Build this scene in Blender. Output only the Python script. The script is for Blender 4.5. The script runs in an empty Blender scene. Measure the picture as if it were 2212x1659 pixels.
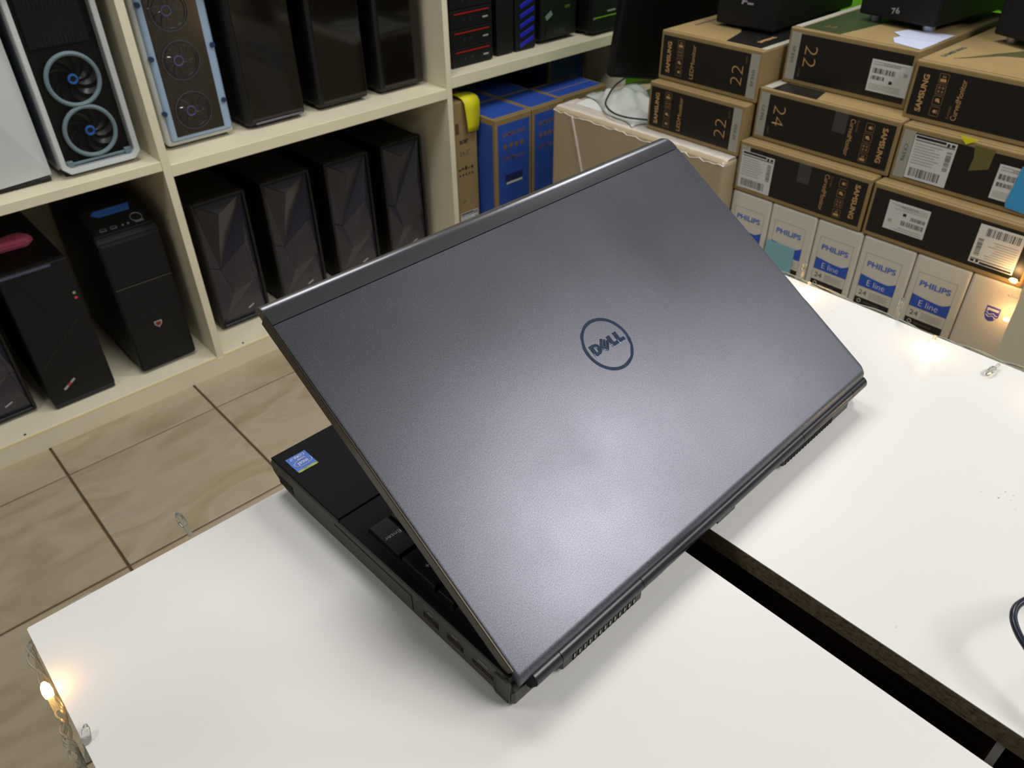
import bpy, bmesh, math, random
from mathutils import Matrix, Vector
random.seed(7)
S = bpy.context.scene
COL = S.collection
PI = math.pi

# ------------------------------------------------------------------ camera, world, lights, exposure
cd = bpy.data.cameras.new('camera'); cam = bpy.data.objects.new('camera', cd); COL.objects.link(cam)
cd.sensor_fit = 'HORIZONTAL'; cd.sensor_width = 36.0; cd.lens = 1707.53 / 2212 * 36
cd.clip_start = 0.02; cd.clip_end = 30
cam.matrix_world = Matrix(((0.738469, 0.414433, -0.531891, 0), (-0.674176, 0.43947, -0.593593, 0),
                           (-0.012254, 0.796939, 0.603936, 1.5418), (0, 0, 0, 1)))
cd.dof.use_dof = True; cd.dof.focus_distance = 0.60; cd.dof.aperture_fstop = 18.0
S.camera = cam
S.view_settings.view_transform = 'Standard'; S.view_settings.look = 'None'
S.view_settings.exposure = 0.0; S.view_settings.gamma = 1.0
S.view_settings.use_curve_mapping = False
w = bpy.data.worlds.new('world'); S.world = w; w.use_nodes = True
w.node_tree.nodes['Background'].inputs[0].default_value = (0.8, 0.85, 1, 1)
w.node_tree.nodes['Background'].inputs[1].default_value = 0.3
LAMPS = [  # x, y, size x, size y, watts
    (1.05, -1.12, 1.05, 1.05, 43), (-0.9, 1.2, 0.6, 0.6, 11), (2.0, 1.1, 0.6, 0.6, 24),
    (0.6, 1.5, 0.6, 0.6, 17), (2.45, -1.15, 0.8, 0.8, 20)]  # first entry here: unseen lamp added to brighten shelving and floor
for i, (x, y, sx, sy, p) in enumerate(LAMPS):
    l = bpy.data.lights.new('ceiling_lamp_light', 'AREA'); l.shape = 'RECTANGLE'; l.size = sx; l.size_y = sy
    l.energy = p; l.color = (1.0, 0.985, 0.965)
    o = bpy.data.objects.new('ceiling_lamp_light', l); o.location = (x, y, 2.755); COL.objects.link(o)

# ------------------------------------------------------------------ materials
def srgb(c):
    if isinstance(c, str): c = tuple(int(c[i:i + 2], 16) for i in (0, 2, 4))
    return tuple(((v / 255) / 12.92 if v / 255 <= 0.04045 else ((v / 255 + 0.055) / 1.055) ** 2.4) for v in c) + (1,)
_M = {}
def mat(name, col, rough=0.5, metal=0.0, var=0.0, scale=20.0, bump=0.0, bscale=200.0, coat=0.0, trans=0.0, emit=None, es=0, ior=1.45, alpha=1, spec=0.5):
    if name in _M: return _M[name]
    m = bpy.data.materials.new(name); m.use_nodes = True; nt = m.node_tree; b = nt.nodes['Principled BSDF']
    b.inputs['Base Color'].default_value = srgb(col); b.inputs['Roughness'].default_value = rough
    b.inputs['Metallic'].default_value = metal; b.inputs['Coat Weight'].default_value = coat
    b.inputs['Transmission Weight'].default_value = trans; b.inputs['IOR'].default_value = ior
    b.inputs['Alpha'].default_value = alpha; b.inputs['Specular IOR Level'].default_value = spec
    b.inputs['Coat Roughness'].default_value = 0.12
    if emit: b.inputs['Emission Color'].default_value = srgb(emit); b.inputs['Emission Strength'].default_value = es
    tc = nt.nodes.new('ShaderNodeTexCoord')
    if var > 0:
        n = nt.nodes.new('ShaderNodeTexNoise'); n.inputs['Scale'].default_value = scale; n.inputs['Detail'].default_value = 5
        nt.links.new(tc.outputs['Object'], n.inputs['Vector'])
        r = nt.nodes.new('ShaderNodeMapRange'); r.inputs['From Min'].default_value = .3; r.inputs['From Max'].default_value = .7
        r.inputs['To Min'].default_value = 1 - var; r.inputs['To Max'].default_value = 1 + var
        nt.links.new(n.outputs['Fac'], r.inputs['Value'])
        mx = nt.nodes.new('ShaderNodeVectorMath'); mx.operation = 'SCALE'; mx.inputs[0].default_value = srgb(col)[:3]
        nt.links.new(r.outputs[0], mx.inputs['Scale']); nt.links.new(mx.outputs[0], b.inputs['Base Color'])
    if bump > 0:
        n2 = nt.nodes.new('ShaderNodeTexNoise'); n2.inputs['Scale'].default_value = bscale; n2.inputs['Detail'].default_value = 3
        nt.links.new(tc.outputs['Object'], n2.inputs['Vector'])
        bp = nt.nodes.new('ShaderNodeBump'); bp.inputs['Strength'].default_value = bump; bp.inputs['Distance'].default_value = 0.001
        nt.links.new(n2.outputs['Fac'], bp.inputs['Height']); nt.links.new(bp.outputs[0], b.inputs['Normal'])
    _M[name] = m; return m

def tile_mat():
    m = bpy.data.materials.new('floor_tile_stone'); m.use_nodes = True; nt = m.node_tree; b = nt.nodes['Principled BSDF']; N = nt.nodes.new; L = nt.links.new
    g = N('ShaderNodeNewGeometry'); oi = N('ShaderNodeObjectInfo'); mp = N('ShaderNodeMapping'); mp.inputs['Scale'].default_value = (1.3, 3.2, 1)
    ad = N('ShaderNodeVectorMath'); ad.operation = 'ADD'; ms = N('ShaderNodeVectorMath'); ms.operation = 'SCALE'; ms.inputs[0].default_value = (13, 7, 3)
    L(oi.outputs['Random'], ms.inputs['Scale']); mp.inputs['Rotation'].default_value = (0, 0, 0.12)
    L(g.outputs['Position'], mp.inputs['Vector']); L(mp.outputs[0], ad.inputs[0]); L(ms.outputs[0], ad.inputs[1])
    n = N('ShaderNodeTexNoise'); n.inputs['Scale'].default_value = 2.2; n.inputs['Detail'].default_value = 7; n.inputs['Roughness'].default_value = .6; n.inputs['Distortion'].default_value = 1.2
    L(ad.outputs[0], n.inputs['Vector'])
    cr = N('ShaderNodeValToRGB'); e = cr.color_ramp.elements
    e[0].position = .25; e[0].color = srgb('93836a'); e[1].position = .8; e[1].color = srgb('bcae9b')
    for p, c in ((.42, 'a39378'), (.55, 'ae9f87'), (.66, 'a79984')):
        q = cr.color_ramp.elements.new(p); q.color = srgb(c)
    L(n.outputs['Fac'], cr.inputs[0]); L(cr.outputs[0], b.inputs['Base Color'])
    b.inputs['Roughness'].default_value = .32
    bp = N('ShaderNodeBump'); bp.inputs['Strength'].default_value = .15; bp.inputs['Distance'].default_value = .002
    L(n.outputs['Fac'], bp.inputs['Height']); L(bp.outputs[0], b.inputs['Normal'])
    return m

def laminate(name, col, fleck='6a6a66', rough=.38):
    m = bpy.data.materials.new(name); m.use_nodes = True; nt = m.node_tree; b = nt.nodes['Principled BSDF']; N = nt.nodes.new; L = nt.links.new
    tc = N('ShaderNodeTexCoord'); n = N('ShaderNodeTexNoise'); n.inputs['Scale'].default_value = 230; n.inputs['Detail'].default_value = 2
    L(tc.outputs['Object'], n.inputs['Vector'])
    n2 = N('ShaderNodeTexNoise'); n2.inputs['Scale'].default_value = 18; L(tc.outputs['Object'], n2.inputs['Vector'])
    ml = N('ShaderNodeMath'); ml.operation = 'MULTIPLY'; L(n.outputs['Fac'], ml.inputs[0]); L(n2.outputs['Fac'], ml.inputs[1])
    r = N('ShaderNodeMapRange'); r.inputs['From Min'].default_value = .49; r.inputs['From Max'].default_value = .53; L(ml.outputs[0], r.inputs['Value'])
    n3 = N('ShaderNodeTexNoise'); n3.inputs['Scale'].default_value = 4; n3.inputs['Detail'].default_value = 6; L(tc.outputs['Object'], n3.inputs['Vector'])
    mx0 = N('ShaderNodeMix'); mx0.data_type = 'RGBA'; mx0.inputs[6].default_value = srgb(col)
    mx0.inputs[7].default_value = tuple(v * .90 for v in srgb(col)[:3]) + (1,); L(n3.outputs['Fac'], mx0.inputs[0])
    mx = N('ShaderNodeMix'); mx.data_type = 'RGBA'; L(mx0.outputs[2], mx.inputs[6]); mx.inputs[7].default_value = srgb(fleck)
    L(r.outputs[0], mx.inputs[0]); L(mx.outputs[2], b.inputs['Base Color']); b.inputs['Roughness'].default_value = rough
    return m

def chipboard():
    m = bpy.data.materials.new('raw_chipboard'); m.use_nodes = True; nt = m.node_tree; b = nt.nodes['Principled BSDF']; N = nt.nodes.new; L = nt.links.new
    tc = N('ShaderNodeTexCoord'); mp = N('ShaderNodeMapping'); mp.inputs['Scale'].default_value = (1, .45, 1); L(tc.outputs['Object'], mp.inputs['Vector'])
    v = N('ShaderNodeTexNoise'); v.inputs['Scale'].default_value = 420; v.inputs['Detail'].default_value = 5; v.inputs['Roughness'].default_value = .7; L(mp.outputs[0], v.inputs['Vector'])
    cr = N('ShaderNodeValToRGB'); e = cr.color_ramp.elements; e[0].position = .3; e[0].color = srgb('3a2c1c'); e[1].position = .75; e[1].color = srgb('b3a184')
    q = e.new(.46); q.color = srgb('7d6d55'); q = e.new(.58); q.color = srgb('8d7d63')
    L(v.outputs['Fac'], cr.inputs[0]); L(cr.outputs[0], b.inputs['Base Color']); b.inputs['Roughness'].default_value = .9
    bp = N('ShaderNodeBump'); bp.inputs['Strength'].default_value = .8; bp.inputs['Distance'].default_value = .002
    L(v.outputs['Fac'], bp.inputs['Height']); L(bp.outputs[0], b.inputs['Normal']); return m

def lid_metal():
    m = bpy.data.materials.new('anodised_lid_metal'); m.use_nodes = True; nt = m.node_tree; b = nt.nodes['Principled BSDF']; N = nt.nodes.new; L = nt.links.new
    tc = N('ShaderNodeTexCoord')
    n = N('ShaderNodeTexNoise'); n.inputs['Scale'].default_value = 1500; n.inputs['Detail'].default_value = 2; L(tc.outputs['Object'], n.inputs['Vector'])
    n2 = N('ShaderNodeTexNoise'); n2.inputs['Scale'].default_value = 9; n2.inputs['Detail'].default_value = 4; L(tc.outputs['Object'], n2.inputs['Vector'])
    cr = N('ShaderNodeValToRGB'); e = cr.color_ramp.elements; e[0].position = .3; e[0].color = srgb('4e4e55'); e[1].position = .72; e[1].color = srgb('6e6e78')
    L(n.outputs['Fac'], cr.inputs[0]); L(cr.outputs[0], b.inputs['Base Color'])
    r = N('ShaderNodeMapRange'); r.inputs['From Min'].default_value = .35; r.inputs['From Max'].default_value = .7
    r.inputs['To Min'].default_value = .36; r.inputs['To Max'].default_value = .43; L(n2.outputs['Fac'], r.inputs['Value']); L(r.outputs[0], b.inputs['Roughness'])
    b.inputs['Metallic'].default_value = .85
    bp = N('ShaderNodeBump'); bp.inputs['Strength'].default_value = .10; bp.inputs['Distance'].default_value = .0002
    L(n.outputs['Fac'], bp.inputs['Height']); L(bp.outputs[0], b.inputs['Normal']); return m

TILE = tile_mat(); LAMW = laminate('white_laminate', 'd9d7d3'); CHIP = chipboard(); LIDM = lid_metal()
CREAM = mat('cream_melamine', 'dfd6bb', .5, var=.04, scale=4); CREAME = mat('cream_edge_band', 'dccb96', .45, var=.03, scale=6)
GROUT = mat('dark_grout', '5c4b33', .9); WHITEW = mat('white_paint', 'd8d8d2', .8, var=.02, scale=3)
WALLG = mat('grey_paint', '8f949c', .8, var=.02, scale=3); CEIL = mat('ceiling_paint', 'aab0bc', .85, var=.02, scale=2)
GREEN = mat('green_paint', '62b414', .7, var=.05, scale=3); DBROWN = mat('dark_brown_board', '1d120a', .6, var=.1)
BLK = mat('black_plastic', '121214', .42, bump=.1, bscale=700); BLKM = mat('matte_black_plastic', '111114', .5, bump=.12, bscale=900, spec=.35)
BLKG = mat('glossy_black_panel', '0b0a09', .06, coat=.6); BLKS = mat('painted_black_steel', '0a0a0b', .5, spec=.35)
BASEP = mat('laptop_soft_plastic', '101013', .62, spec=.12, bump=.15, bscale=1500)
SIDEP = mat('laptop_side_plastic', '3d3c36', .5, bump=.12, bscale=1500)
HINGEM = mat('hinge_satin_plastic', '1b1a22', .28)
BRONZE = mat('lid_rim_metal', '453f34', .38, metal=.7)
CHROME = mat('logo_chrome', '9db0e2', .08, metal=1); DARKHOLE = mat('dark_hole', '020202', .9)
KRAFT = mat('kraft_cardboard', '8c764c', .75, var=.06, scale=14, bump=.1, bscale=90)
KRAFTD = mat('cardboard_seam', '5b3f22', .9)
BPRINT = mat('black_print', '151210', .42); GOLD = mat('gold_print', 'b88f5c', .6); GREYP = mat('grey_print', '9c9a8e', .6)
DGREYP = mat('dark_grey_print', '54524c', .6); GOLDD = mat('dim_gold_print', '7a5c38', .6)
WCARD = mat('white_card', 'cbc7bb', .45, var=.02, scale=8); BLUEP = mat('blue_print', '2a52b4', .5); BLUEL = mat('blue_letter_print', '4a68c4', .5)
PAPER = mat('white_paper', 'c9cbc8', .6, var=.02); INK = mat('grey_ink', '6e6d6a', .7); INKD = mat('black_ink', '1c1b1a', .7)
INKL = mat('light_grey_ink', 'a2a19c', .7); PAPERB = mat('bluish_paper', 'b9bed6', .5)
CYAN = mat('cyan_paper', '7fb2bf', .6); CYAN2 = mat('bright_blue_paper', '3a95cc', .6); YEL = mat('yellow_paper', 'd8d018', .6)
BCARD = mat('blue_box_print', '2b50a8', .55, var=.04); DBCARD = mat('dark_blue_box_print', '1f3f7d', .6)
WPL = mat('white_pc_plastic', 'c4c9c9', .35); BGREY = mat('blue_grey_steel', '7d8794', .4, metal=.3)
RINGP = mat('pale_blue_ring_plastic', '869fa8', .4); HUBB = mat('blue_hub_print', '2a6fc0', .4)
ICE = mat('ice_blue_plastic', '93aac6', .25, coat=.4); GLASSD = mat('smoked_clear_plastic', '1d1a1a', .04, coat=1)
CLEARB = mat('clear_acrylic', 'f2f5f2', .05, trans=.95, ior=1.46)
WIREC = mat('clear_wire_plastic', 'dfe2d6', .12, trans=.75, ior=1.4)
LITB = mat('lit_bulb', 'fff0d0', .3, emit='ffb45a', es=60)
PINK = mat('pink_foam', 'c05a70', .8, var=.1); RED = mat('red_strip', 'a01018', .4); BLUS = mat('blue_slat_plastic', '1c20a8', .35)
LIME = mat('lime_strip', '6f9a18', .4); SILV = mat('silver_sticker', 'b9bccb', .25, metal=.7)
TAN = mat('wrapped_cardboard', 'a8977a', .5, var=.06, scale=5, coat=.35); FILM = mat('plastic_film', 'c9c0b4', .25, var=.08, scale=30, bump=.5, bscale=60, coat=.5)
BAGM = mat('bubble_bag_plastic', 'c3c9c2', .2, var=.06, scale=30, bump=.8, bscale=120, alpha=.82)
TAPE = mat('packing_tape', '8f8256', .12, alpha=.6, coat=.5); KEYP = mat('keycap_plastic', '0b0b0e', .5, spec=.2, bump=.1, bscale=1200)
BLUF = mat('blue_film', '2f5fa8', .4); REDP = mat('red_button', 'c04050', .4); GRNP = mat('green_button', '7fa070', .4)
STICKB = mat('blue_sticker', '1d66c8', .3); HOLO = mat('holographic_strip', '7a8a3a', .25, metal=.4, var=.9, scale=260)
LETW = mat('white_letter_print', 'dfe6f2', .5); LEGEND = mat('key_legend_print', 'a0a0a0', .6); SPRINT = mat('shield_print', '3c3f9c', .5)
TAPEB = mat('facet_plastic', '2d2c36', .26, bump=.08, bscale=900, coat=.3)

# ------------------------------------------------------------------ mesh helpers
def tag(o, label=None, cat=None, group=None, kind=None):
    if label: o['label'] = label
    if cat: o['category'] = cat
    if group: o['group'] = group
    if kind: o['kind'] = kind
    return o
def thing(name, label, cat, loc=(0, 0, 0), rz=0, group=None, rx=0, ry=0):
    o = bpy.data.objects.new(name, None); COL.objects.link(o); o.empty_display_size = .02
    o.location = loc; o.rotation_euler = (rx, ry, rz)
    return tag(o, label, cat, group)
class MB:
    def __init__(s): s.bm = bmesh.new()
    def box(s, x0, x1, y0, y1, z0, z1, bev=0, seg=1, M=None):
        r = bmesh.ops.create_cube(s.bm, size=1)
        T = Matrix.Translation(((x0 + x1) / 2, (y0 + y1) / 2, (z0 + z1) / 2)) @ Matrix.Diagonal((abs(x1 - x0), abs(y1 - y0), abs(z1 - z0), 1))
        if M: T = M @ T
        bmesh.ops.transform(s.bm, matrix=T, verts=r['verts'])
        if bev > 0:
            es = list({e for v in r['verts'] for e in v.link_edges})
            bmesh.ops.bevel(s.bm, geom=es, offset=bev, segments=seg, affect='EDGES', profile=.5)
        return s
    def poly(s, pts, d, M=None):          # outline in local XZ facing -y, extruded by d along +y
        vs = [s.bm.verts.new((p[0], 0, p[1])) for p in pts]; ve = [s.bm.verts.new((p[0], d, p[1])) for p in pts]; n = len(pts)
        fs = [s.bm.faces.new(vs), s.bm.faces.new(ve[::-1])]
        for i in range(n): fs.append(s.bm.faces.new((vs[(i + 1) % n], vs[i], ve[i], ve[(i + 1) % n])))
        if M: bmesh.ops.transform(s.bm, matrix=M, verts=vs + ve)
        bmesh.ops.recalc_face_normals(s.bm, faces=fs)
        return s
    def faces(s, verts, faces):
        vs = [s.bm.verts.new(v) for v in verts]
        for f in faces: s.bm.faces.new([vs[i] for i in f])
        return s
    def cyl(s, p0, p1, r0, r1=None, n=16, cap=True):
        p0 = Vector(p0); p1 = Vector(p1); r1 = r0 if r1 is None else r1; d = p1 - p0
        M = Matrix.Translation((p0 + p1) / 2) @ d.to_track_quat('Z', 'Y').to_matrix().to_4x4()
        bmesh.ops.create_cone(s.bm, cap_ends=cap, segments=n, radius1=r0, radius2=r1, depth=d.length, matrix=M); return s
    def torus(s, c, axis, R, r, n=36, m=8):
        c = Vector(c); q = Vector(axis).to_track_quat('Z', 'Y'); ring = []
        for i in range(n):
            a = 2 * PI * i / n
            ring.append([s.bm.verts.new(c + q @ Vector(((R + r * math.cos(2 * PI * j / m)) * math.cos(a), (R + r * math.cos(2 * PI * j / m)) * math.sin(a), r * math.sin(2 * PI * j / m)))) for j in range(m)])
        for i in range(n):
            for j in range(m): s.bm.faces.new((ring[i][j], ring[(i + 1) % n][j], ring[(i + 1) % n][(j + 1) % m], ring[i][(j + 1) % m]))
        return s
    def tube(s, pts, r, n=8):
        pts = [Vector(p) for p in pts]; rings = []
        for i, p in enumerate(pts):
            d = (pts[min(i + 1, len(pts) - 1)] - pts[max(i - 1, 0)]).normalized(); q = d.to_track_quat('Z', 'Y')
            rings.append([s.bm.verts.new(p + q @ Vector((r * math.cos(2 * PI * j / n), r * math.sin(2 * PI * j / n), 0))) for j in range(n)])
        for a, b in zip(rings, rings[1:]):
            for j in range(n): s.bm.faces.new((a[j], a[(j + 1) % n], b[(j + 1) % n], b[j]))
        s.bm.faces.new(rings[0][::-1]); s.bm.faces.new(rings[-1]); return s
    def done(s, name, m, parent=None, smooth=False, loc=None):
        me = bpy.data.meshes.new(name); s.bm.to_mesh(me); s.bm.free(); me.materials.append(m)
        if smooth:
            for p in me.polygons: p.use_smooth = True
            try: me.set_sharp_from_angle(angle=math.radians(35))
            except Exception: pass
        o = bpy.data.objects.new(name, me); COL.objects.link(o)
        if parent: o.parent = parent
        if loc: o.location = loc
        return o
def spline(pts, n=8):
    P = [Vector(p) for p in pts]; P = [2 * P[0] - P[1]] + P + [2 * P[-1] - P[-2]]; out = []
    for i in range(1, len(P) - 2):
        for k in range(n):
            t = k / n; a, b, c, d = P[i - 1:i + 3]
            out.append(.5 * ((2 * b) + (-a + c) * t + (2 * a - 5 * b + 4 * c - d) * t * t + (-a + 3 * b - 3 * c + d) * t ** 3))
    out.append(P[-2]); return out
_T = {}
def text_mesh(s, bold=0.0):
    k = (s, bold)
    if k in _T: return _T[k]
    c = bpy.data.curves.new('t', 'FONT'); c.body = s; c.size = 1; c.extrude = 0.0; c.resolution_u = 3; c.offset = bold
    o = bpy.data.objects.new('t', c); COL.objects.link(o); dg = bpy.context.evaluated_depsgraph_get(); dg.update()
    me = bpy.data.meshes.new_from_object(o.evaluated_get(dg)); bpy.data.objects.remove(o)
    xs = [v.co.x for v in me.vertices]; ys = [v.co.y for v in me.vertices]
    b = (min(xs), max(xs), min(ys), max(ys)); _T[k] = (me, b); return _T[k]
def text(parent, s, x, z, L, H, rot=0, m=None, name='lettering', y=-.0004, bold=.012, top=None, base=None):
    """centre (x,z) on the front plane; L along reading direction; top=height -> lies on a top face (x, y=z arg)"""
    me0, b = text_mesh(s, bold); me = me0.copy()
    cx, cy = (b[0] + b[1]) / 2, (b[2] + b[3]) / 2; sx = L / (b[1] - b[0]); sy = H / (b[3] - b[2])
    c, sn = math.cos(rot), math.sin(rot)
    for v in me.vertices:
        px, py = (v.co.x - cx) * sx, (v.co.y - cy) * sy
        qx, qy = px * c - py * sn, px * sn + py * c
        v.co = (x + qx, z + qy, top) if top is not None else (x + qx, y, z + qy)
    me.materials.clear(); me.materials.append(m)
    o = bpy.data.objects.new(name, me); COL.objects.link(o); o.parent = parent
    if base is not None: o.matrix_local = base
    return o

# ------------------------------------------------------------------ setting: floor, walls, ceiling
G = .445; X0 = .155; Y0 = 1.617
fl = MB().box(-2.6, 3.2, -2.4, 2.95, -.05, -.006).done('floor', GROUT); tag(fl, kind='structure')
tm = None; g = .0035
for i in range(-6, 7):
    for j in range(-9, 3):
        x = X0 + i * G; y = Y0 + j * G
        if x < -2.6 or x + G > 3.3: continue
        if tm is None:
            o = MB().box(g, G - g, g, G - g, -.008, 0, bev=.0012).done('tile', TILE, fl, loc=(x, y, 0)); tm = o.data
        else:
            o = bpy.data.objects.new('tile', tm); COL.objects.link(o); o.parent = fl; o.location = (x, y, 0)
def st(name, m, *b): return tag(MB().box(*b).done(name, m), kind='structure')
st('wall_back', WHITEW, -2.6, 3.2, 2.9, 3.0, 0, 2.8); st('wall_right', WALLG, 3.1, 3.2, -2.4, 2.9, 0, 2.8)
st('trim_1', GREEN, 3.09, 3.1, -2.4, 2.9, 0, 1.35)
st('wall_left', WALLG, -2.7, -2.6, -2.4, 2.9, 0, 2.8); st('wall_front', WALLG, -2.6, 3.1, -2.5, -2.4, 0, 2.8)
st('ceiling', CEIL, -2.7, 3.2, -2.5, 3.0, 2.8, 2.85)

# ------------------------------------------------------------------ shelving unit
sh = thing('shelving_unit', 'cream open shelving unit filled with black and white computer towers', 'shelf', (0, 2.22, 0))
D = [(-.345, -.32), (.699, .722), (1.709, 1.731), (2.634, 2.66)]
for a, b in D: MB().box(a, b, .0004, .56, .0, 1.85, bev=.0008).done('upright_panel', CREAM, sh)
cells = [(0, 1, .697, .724), (1, 2, .673, .707), (2, 3, .703, .742)]
for i, j, z0, z1 in cells:
    a, b = D[i][1], D[j][0]
    MB().box(a, b, .0015, .56, z0, z1, bev=.0012).done('shelf_board', CREAM, sh)
    MB().box(a, b, .0015, .56, 1.225, 1.25, bev=.0012).done('shelf_board', CREAM, sh)
    MB().box(a, b, .006, .56, .041, .063, bev=.0012).done('shelf_board', CREAM, sh)
    MB().box(a, b, -.0008, .0055, .0577, .0618).done('edge_band', CREAME, sh)
MB().box(-.345, 2.66, -.0010, .018, .0, .0575).done('kick_board', CREAM, sh)
MB().box(-.345, 2.66, .0, .56, 1.85, 1.875, bev=.0012).done('top_board', CREAM, sh)
MB().box(-.345, 2.66, .56, .568, .02, 1.87).done('back_panel', CREAM, sh)
for x, z in ((.115, .0631), (.80, .0631)):
    MB().cyl((x, .02, z - .001), (x, .02, z + .0006), .004).done('screw_head', INKD, sh)

# ------------------------------------------------------------------ display counters
def counter(name, label, x0, x1, y0, y1, panels, capL):
    t = thing(name, label, 'table', (x0, y0, 0)); wx, wy = x1 - x0, y1 - y0
    MB().box(0, wx, 0, wy, 1.0895, 1.1052).done('board_core', CHIP, t)
    MB().box(0, wx, 0, wy, 1.1052, 1.106).done('laminate_top', LAMW, t)
    if capL: MB().box(-.0008, 0, 0, wy, 1.0895, 1.106).done('edge_band', LAMW, t)
    MB().box(0, wx, wy, wy + .0008, 1.0895, 1.106).done('edge_band', LAMW, t)
    for a, b in panels: MB().box(a, b, .01, wy - .04, 0, 1.0895).done('side_panel', DBROWN, t)
    return t
t1 = counter('display_table', 'white laminate table under the near half of the laptop', -.025, .3405, -.9, .45, [(.04, .056), (.322, .338)], True)
t2 = counter('display_table', 'white laminate table with raw chipboard edge along the gap', .371, .738, -.9, .45, [(.012, .028), (.335, .351)], False)
MB().box(.9 - .9 + .0085, .012, .886, .891, .6, 1.0895).done('edge_strip', LAMW, t2)

# ------------------------------------------------------------------ laptop
LX, LY, LZ = .17262, .19220, 1.106
YAW = math.radians(1.7987); TIL = math.radians(32.6794)
LW, LD = .417, .270
lap = thing('laptop', 'large dark grey laptop half open across two white tables', 'laptop', (LX, LY, LZ), YAW)
# base profile (y: 0 back .. LD front), sides nearly vertical, rounded lower front
def base_shell():
    mb = MB(); bm = mb.bm
    prof = [(.0, .0045), (.0015, .002), (.23, .002), (.252, .005), (.262, .011), (.267, .018), (.268, .0235), (.2675, .0262), (.2655, .0270), (0.008, .0270), (.006, .0262), (.0055, .0165), (.0, .0155)]
    xs = [(-.0035, .0), (-.001, -.0), (LW - .002, 0), (LW + .0005, 0)]
    rings = []
    for k, x in enumerate((-.0032, -.0012, LW - .0012, LW + .0008)):
        ins = .0016 if k in (0, 3) else 0
        rings.append([bm.verts.new((x, y - ins * (1 if y > .1 else -1), max(z + (ins if z < .015 else -ins), .002))) for y, z in prof])
    n = len(prof)
    for a, b in zip(rings, rings[1:]):
        for j in range(n): bm.faces.new((a[j], a[(j + 1) % n], b[(j + 1) % n], b[j]))
    bm.faces.new(rings[0][::-1]); bm.faces.new(rings[-1])
    bmesh.ops.recalc_face_normals(bm, faces=bm.faces[:])
    return mb
base_shell().done('base', SIDEP, lap, smooth=False)
MB().box(-.0025, LW, .176, .2665, .0268, .0284, bev=.0006).done('palm_rest', BASEP, lap)
deck = MB().box(-.0025, LW, .004, .1755, .0266, .0276, bev=.0004).done('deck', BASEP, lap)
MB().box(.004, .41, .018, .158, .0274, .0279).done('keyboard_well', DARKHOLE, deck)
kb = MB().box(.0045, .4095, .0185, .1575, .0270, .02795).done('keyboard', DARKHOLE, lap)
def key(x, y, wx, wy, leg=None):
    mb = MB(); r = bmesh.ops.create_cube(mb.bm, size=1)
    for v in r['verts']:
        top = v.co.z > 0; sx = wx - (.0032 if top else .0004); sy = wy - (.0034 if top else .0004)
        v.co = (v.co.x * sx, v.co.y * sy, .0312 if top else .0278)
    bmesh.ops.translate(mb.bm, verts=mb.bm.verts[:], vec=(x, y, 0))
    bmesh.ops.bevel(mb.bm, geom=mb.bm.edges[:], offset=.0004, segments=1, affect='EDGES')
    k = mb.done('key', KEYP, kb)
    if leg: text(k, leg, x, y, .0026 * len(leg), .0032 if len(leg) > 1 else .003, rot=PI, m=LEGEND, name='key_legend', top=.03125, bold=0)
P = .0184
# numeric pad next to the visible side, then the main block
key(.0055 + P / 2, .1535 - P, P, 2 * P, 'Enter'); key(.0055 + P / 2, .1535 - 3 * P, P, 2 * P, '+')
key(.0055 + P / 2, .1535 - 4.5 * P, P, P, '-'); key(.0055 + P / 2, .1535 - 5.5 * P, P, P)
for r_, s in enumerate(('.', '3', '6', '9', '*', '')): key(.0055 + 1.5 * P, .1535 - (r_ + .5) * P, P, P, s)
for r_, s in enumerate(('0', '2', '5', '8', '/', '')): key(.0055 + 2.5 * P, .1535 - (r_ + .5) * P, P, P, s)
for r_ in range(7 - 0):
    if r_ > 6: break
    for c_ in range(3, 21):
        if r_ >= 7 or .1535 - (r_ + .5) * P < .03: continue
        key(.0085 + (c_ + .5) * P, .1535 - (r_ + .5) * P, P, P)
MB().box(-.0030, LW - .0005, .1752, .1762, .0262, .0272).done('palm_rest_seam', DARKHOLE, lap)
# processor badge (its text reads from the user's side)
bd = MB().poly([(0, 0), (.0170, 0), (.0170, .0200), (0, .0200)], .0003).done('badge', STICKB, lap)
for v in bd.data.vertices: v.co = (.0035 + v.co.x, .2352 + v.co.z, .02845 + (0 if v.co.y > 0 else .0002))
hs = MB().box(.0035, .0205, .2352, .2376, .02866, .0288).done('hologram_strip', HOLO, bd)
text(bd, 'CORE i7', .012, .2522, .0125, .0026, rot=PI, m=LETW, top=.0288, bold=.01)
text(bd, 'inside', .0135, .2487, .0060, .0020, rot=PI, m=LETW, top=.0288, bold=0)
text(bd, 'intel', .0125, .2440, .0082, .0040, rot=PI, m=LETW, top=.0288, bold=.01)
lp = [(.0125 + .0073 * math.cos(a), .2440 + .0038 * math.sin(a) , .0288) for a in [math.radians(50 + 340 * k / 40) for k in range(41)]]
MB().tube(lp, .0003, 5).done('badge_ring', LETW, bd)
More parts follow.
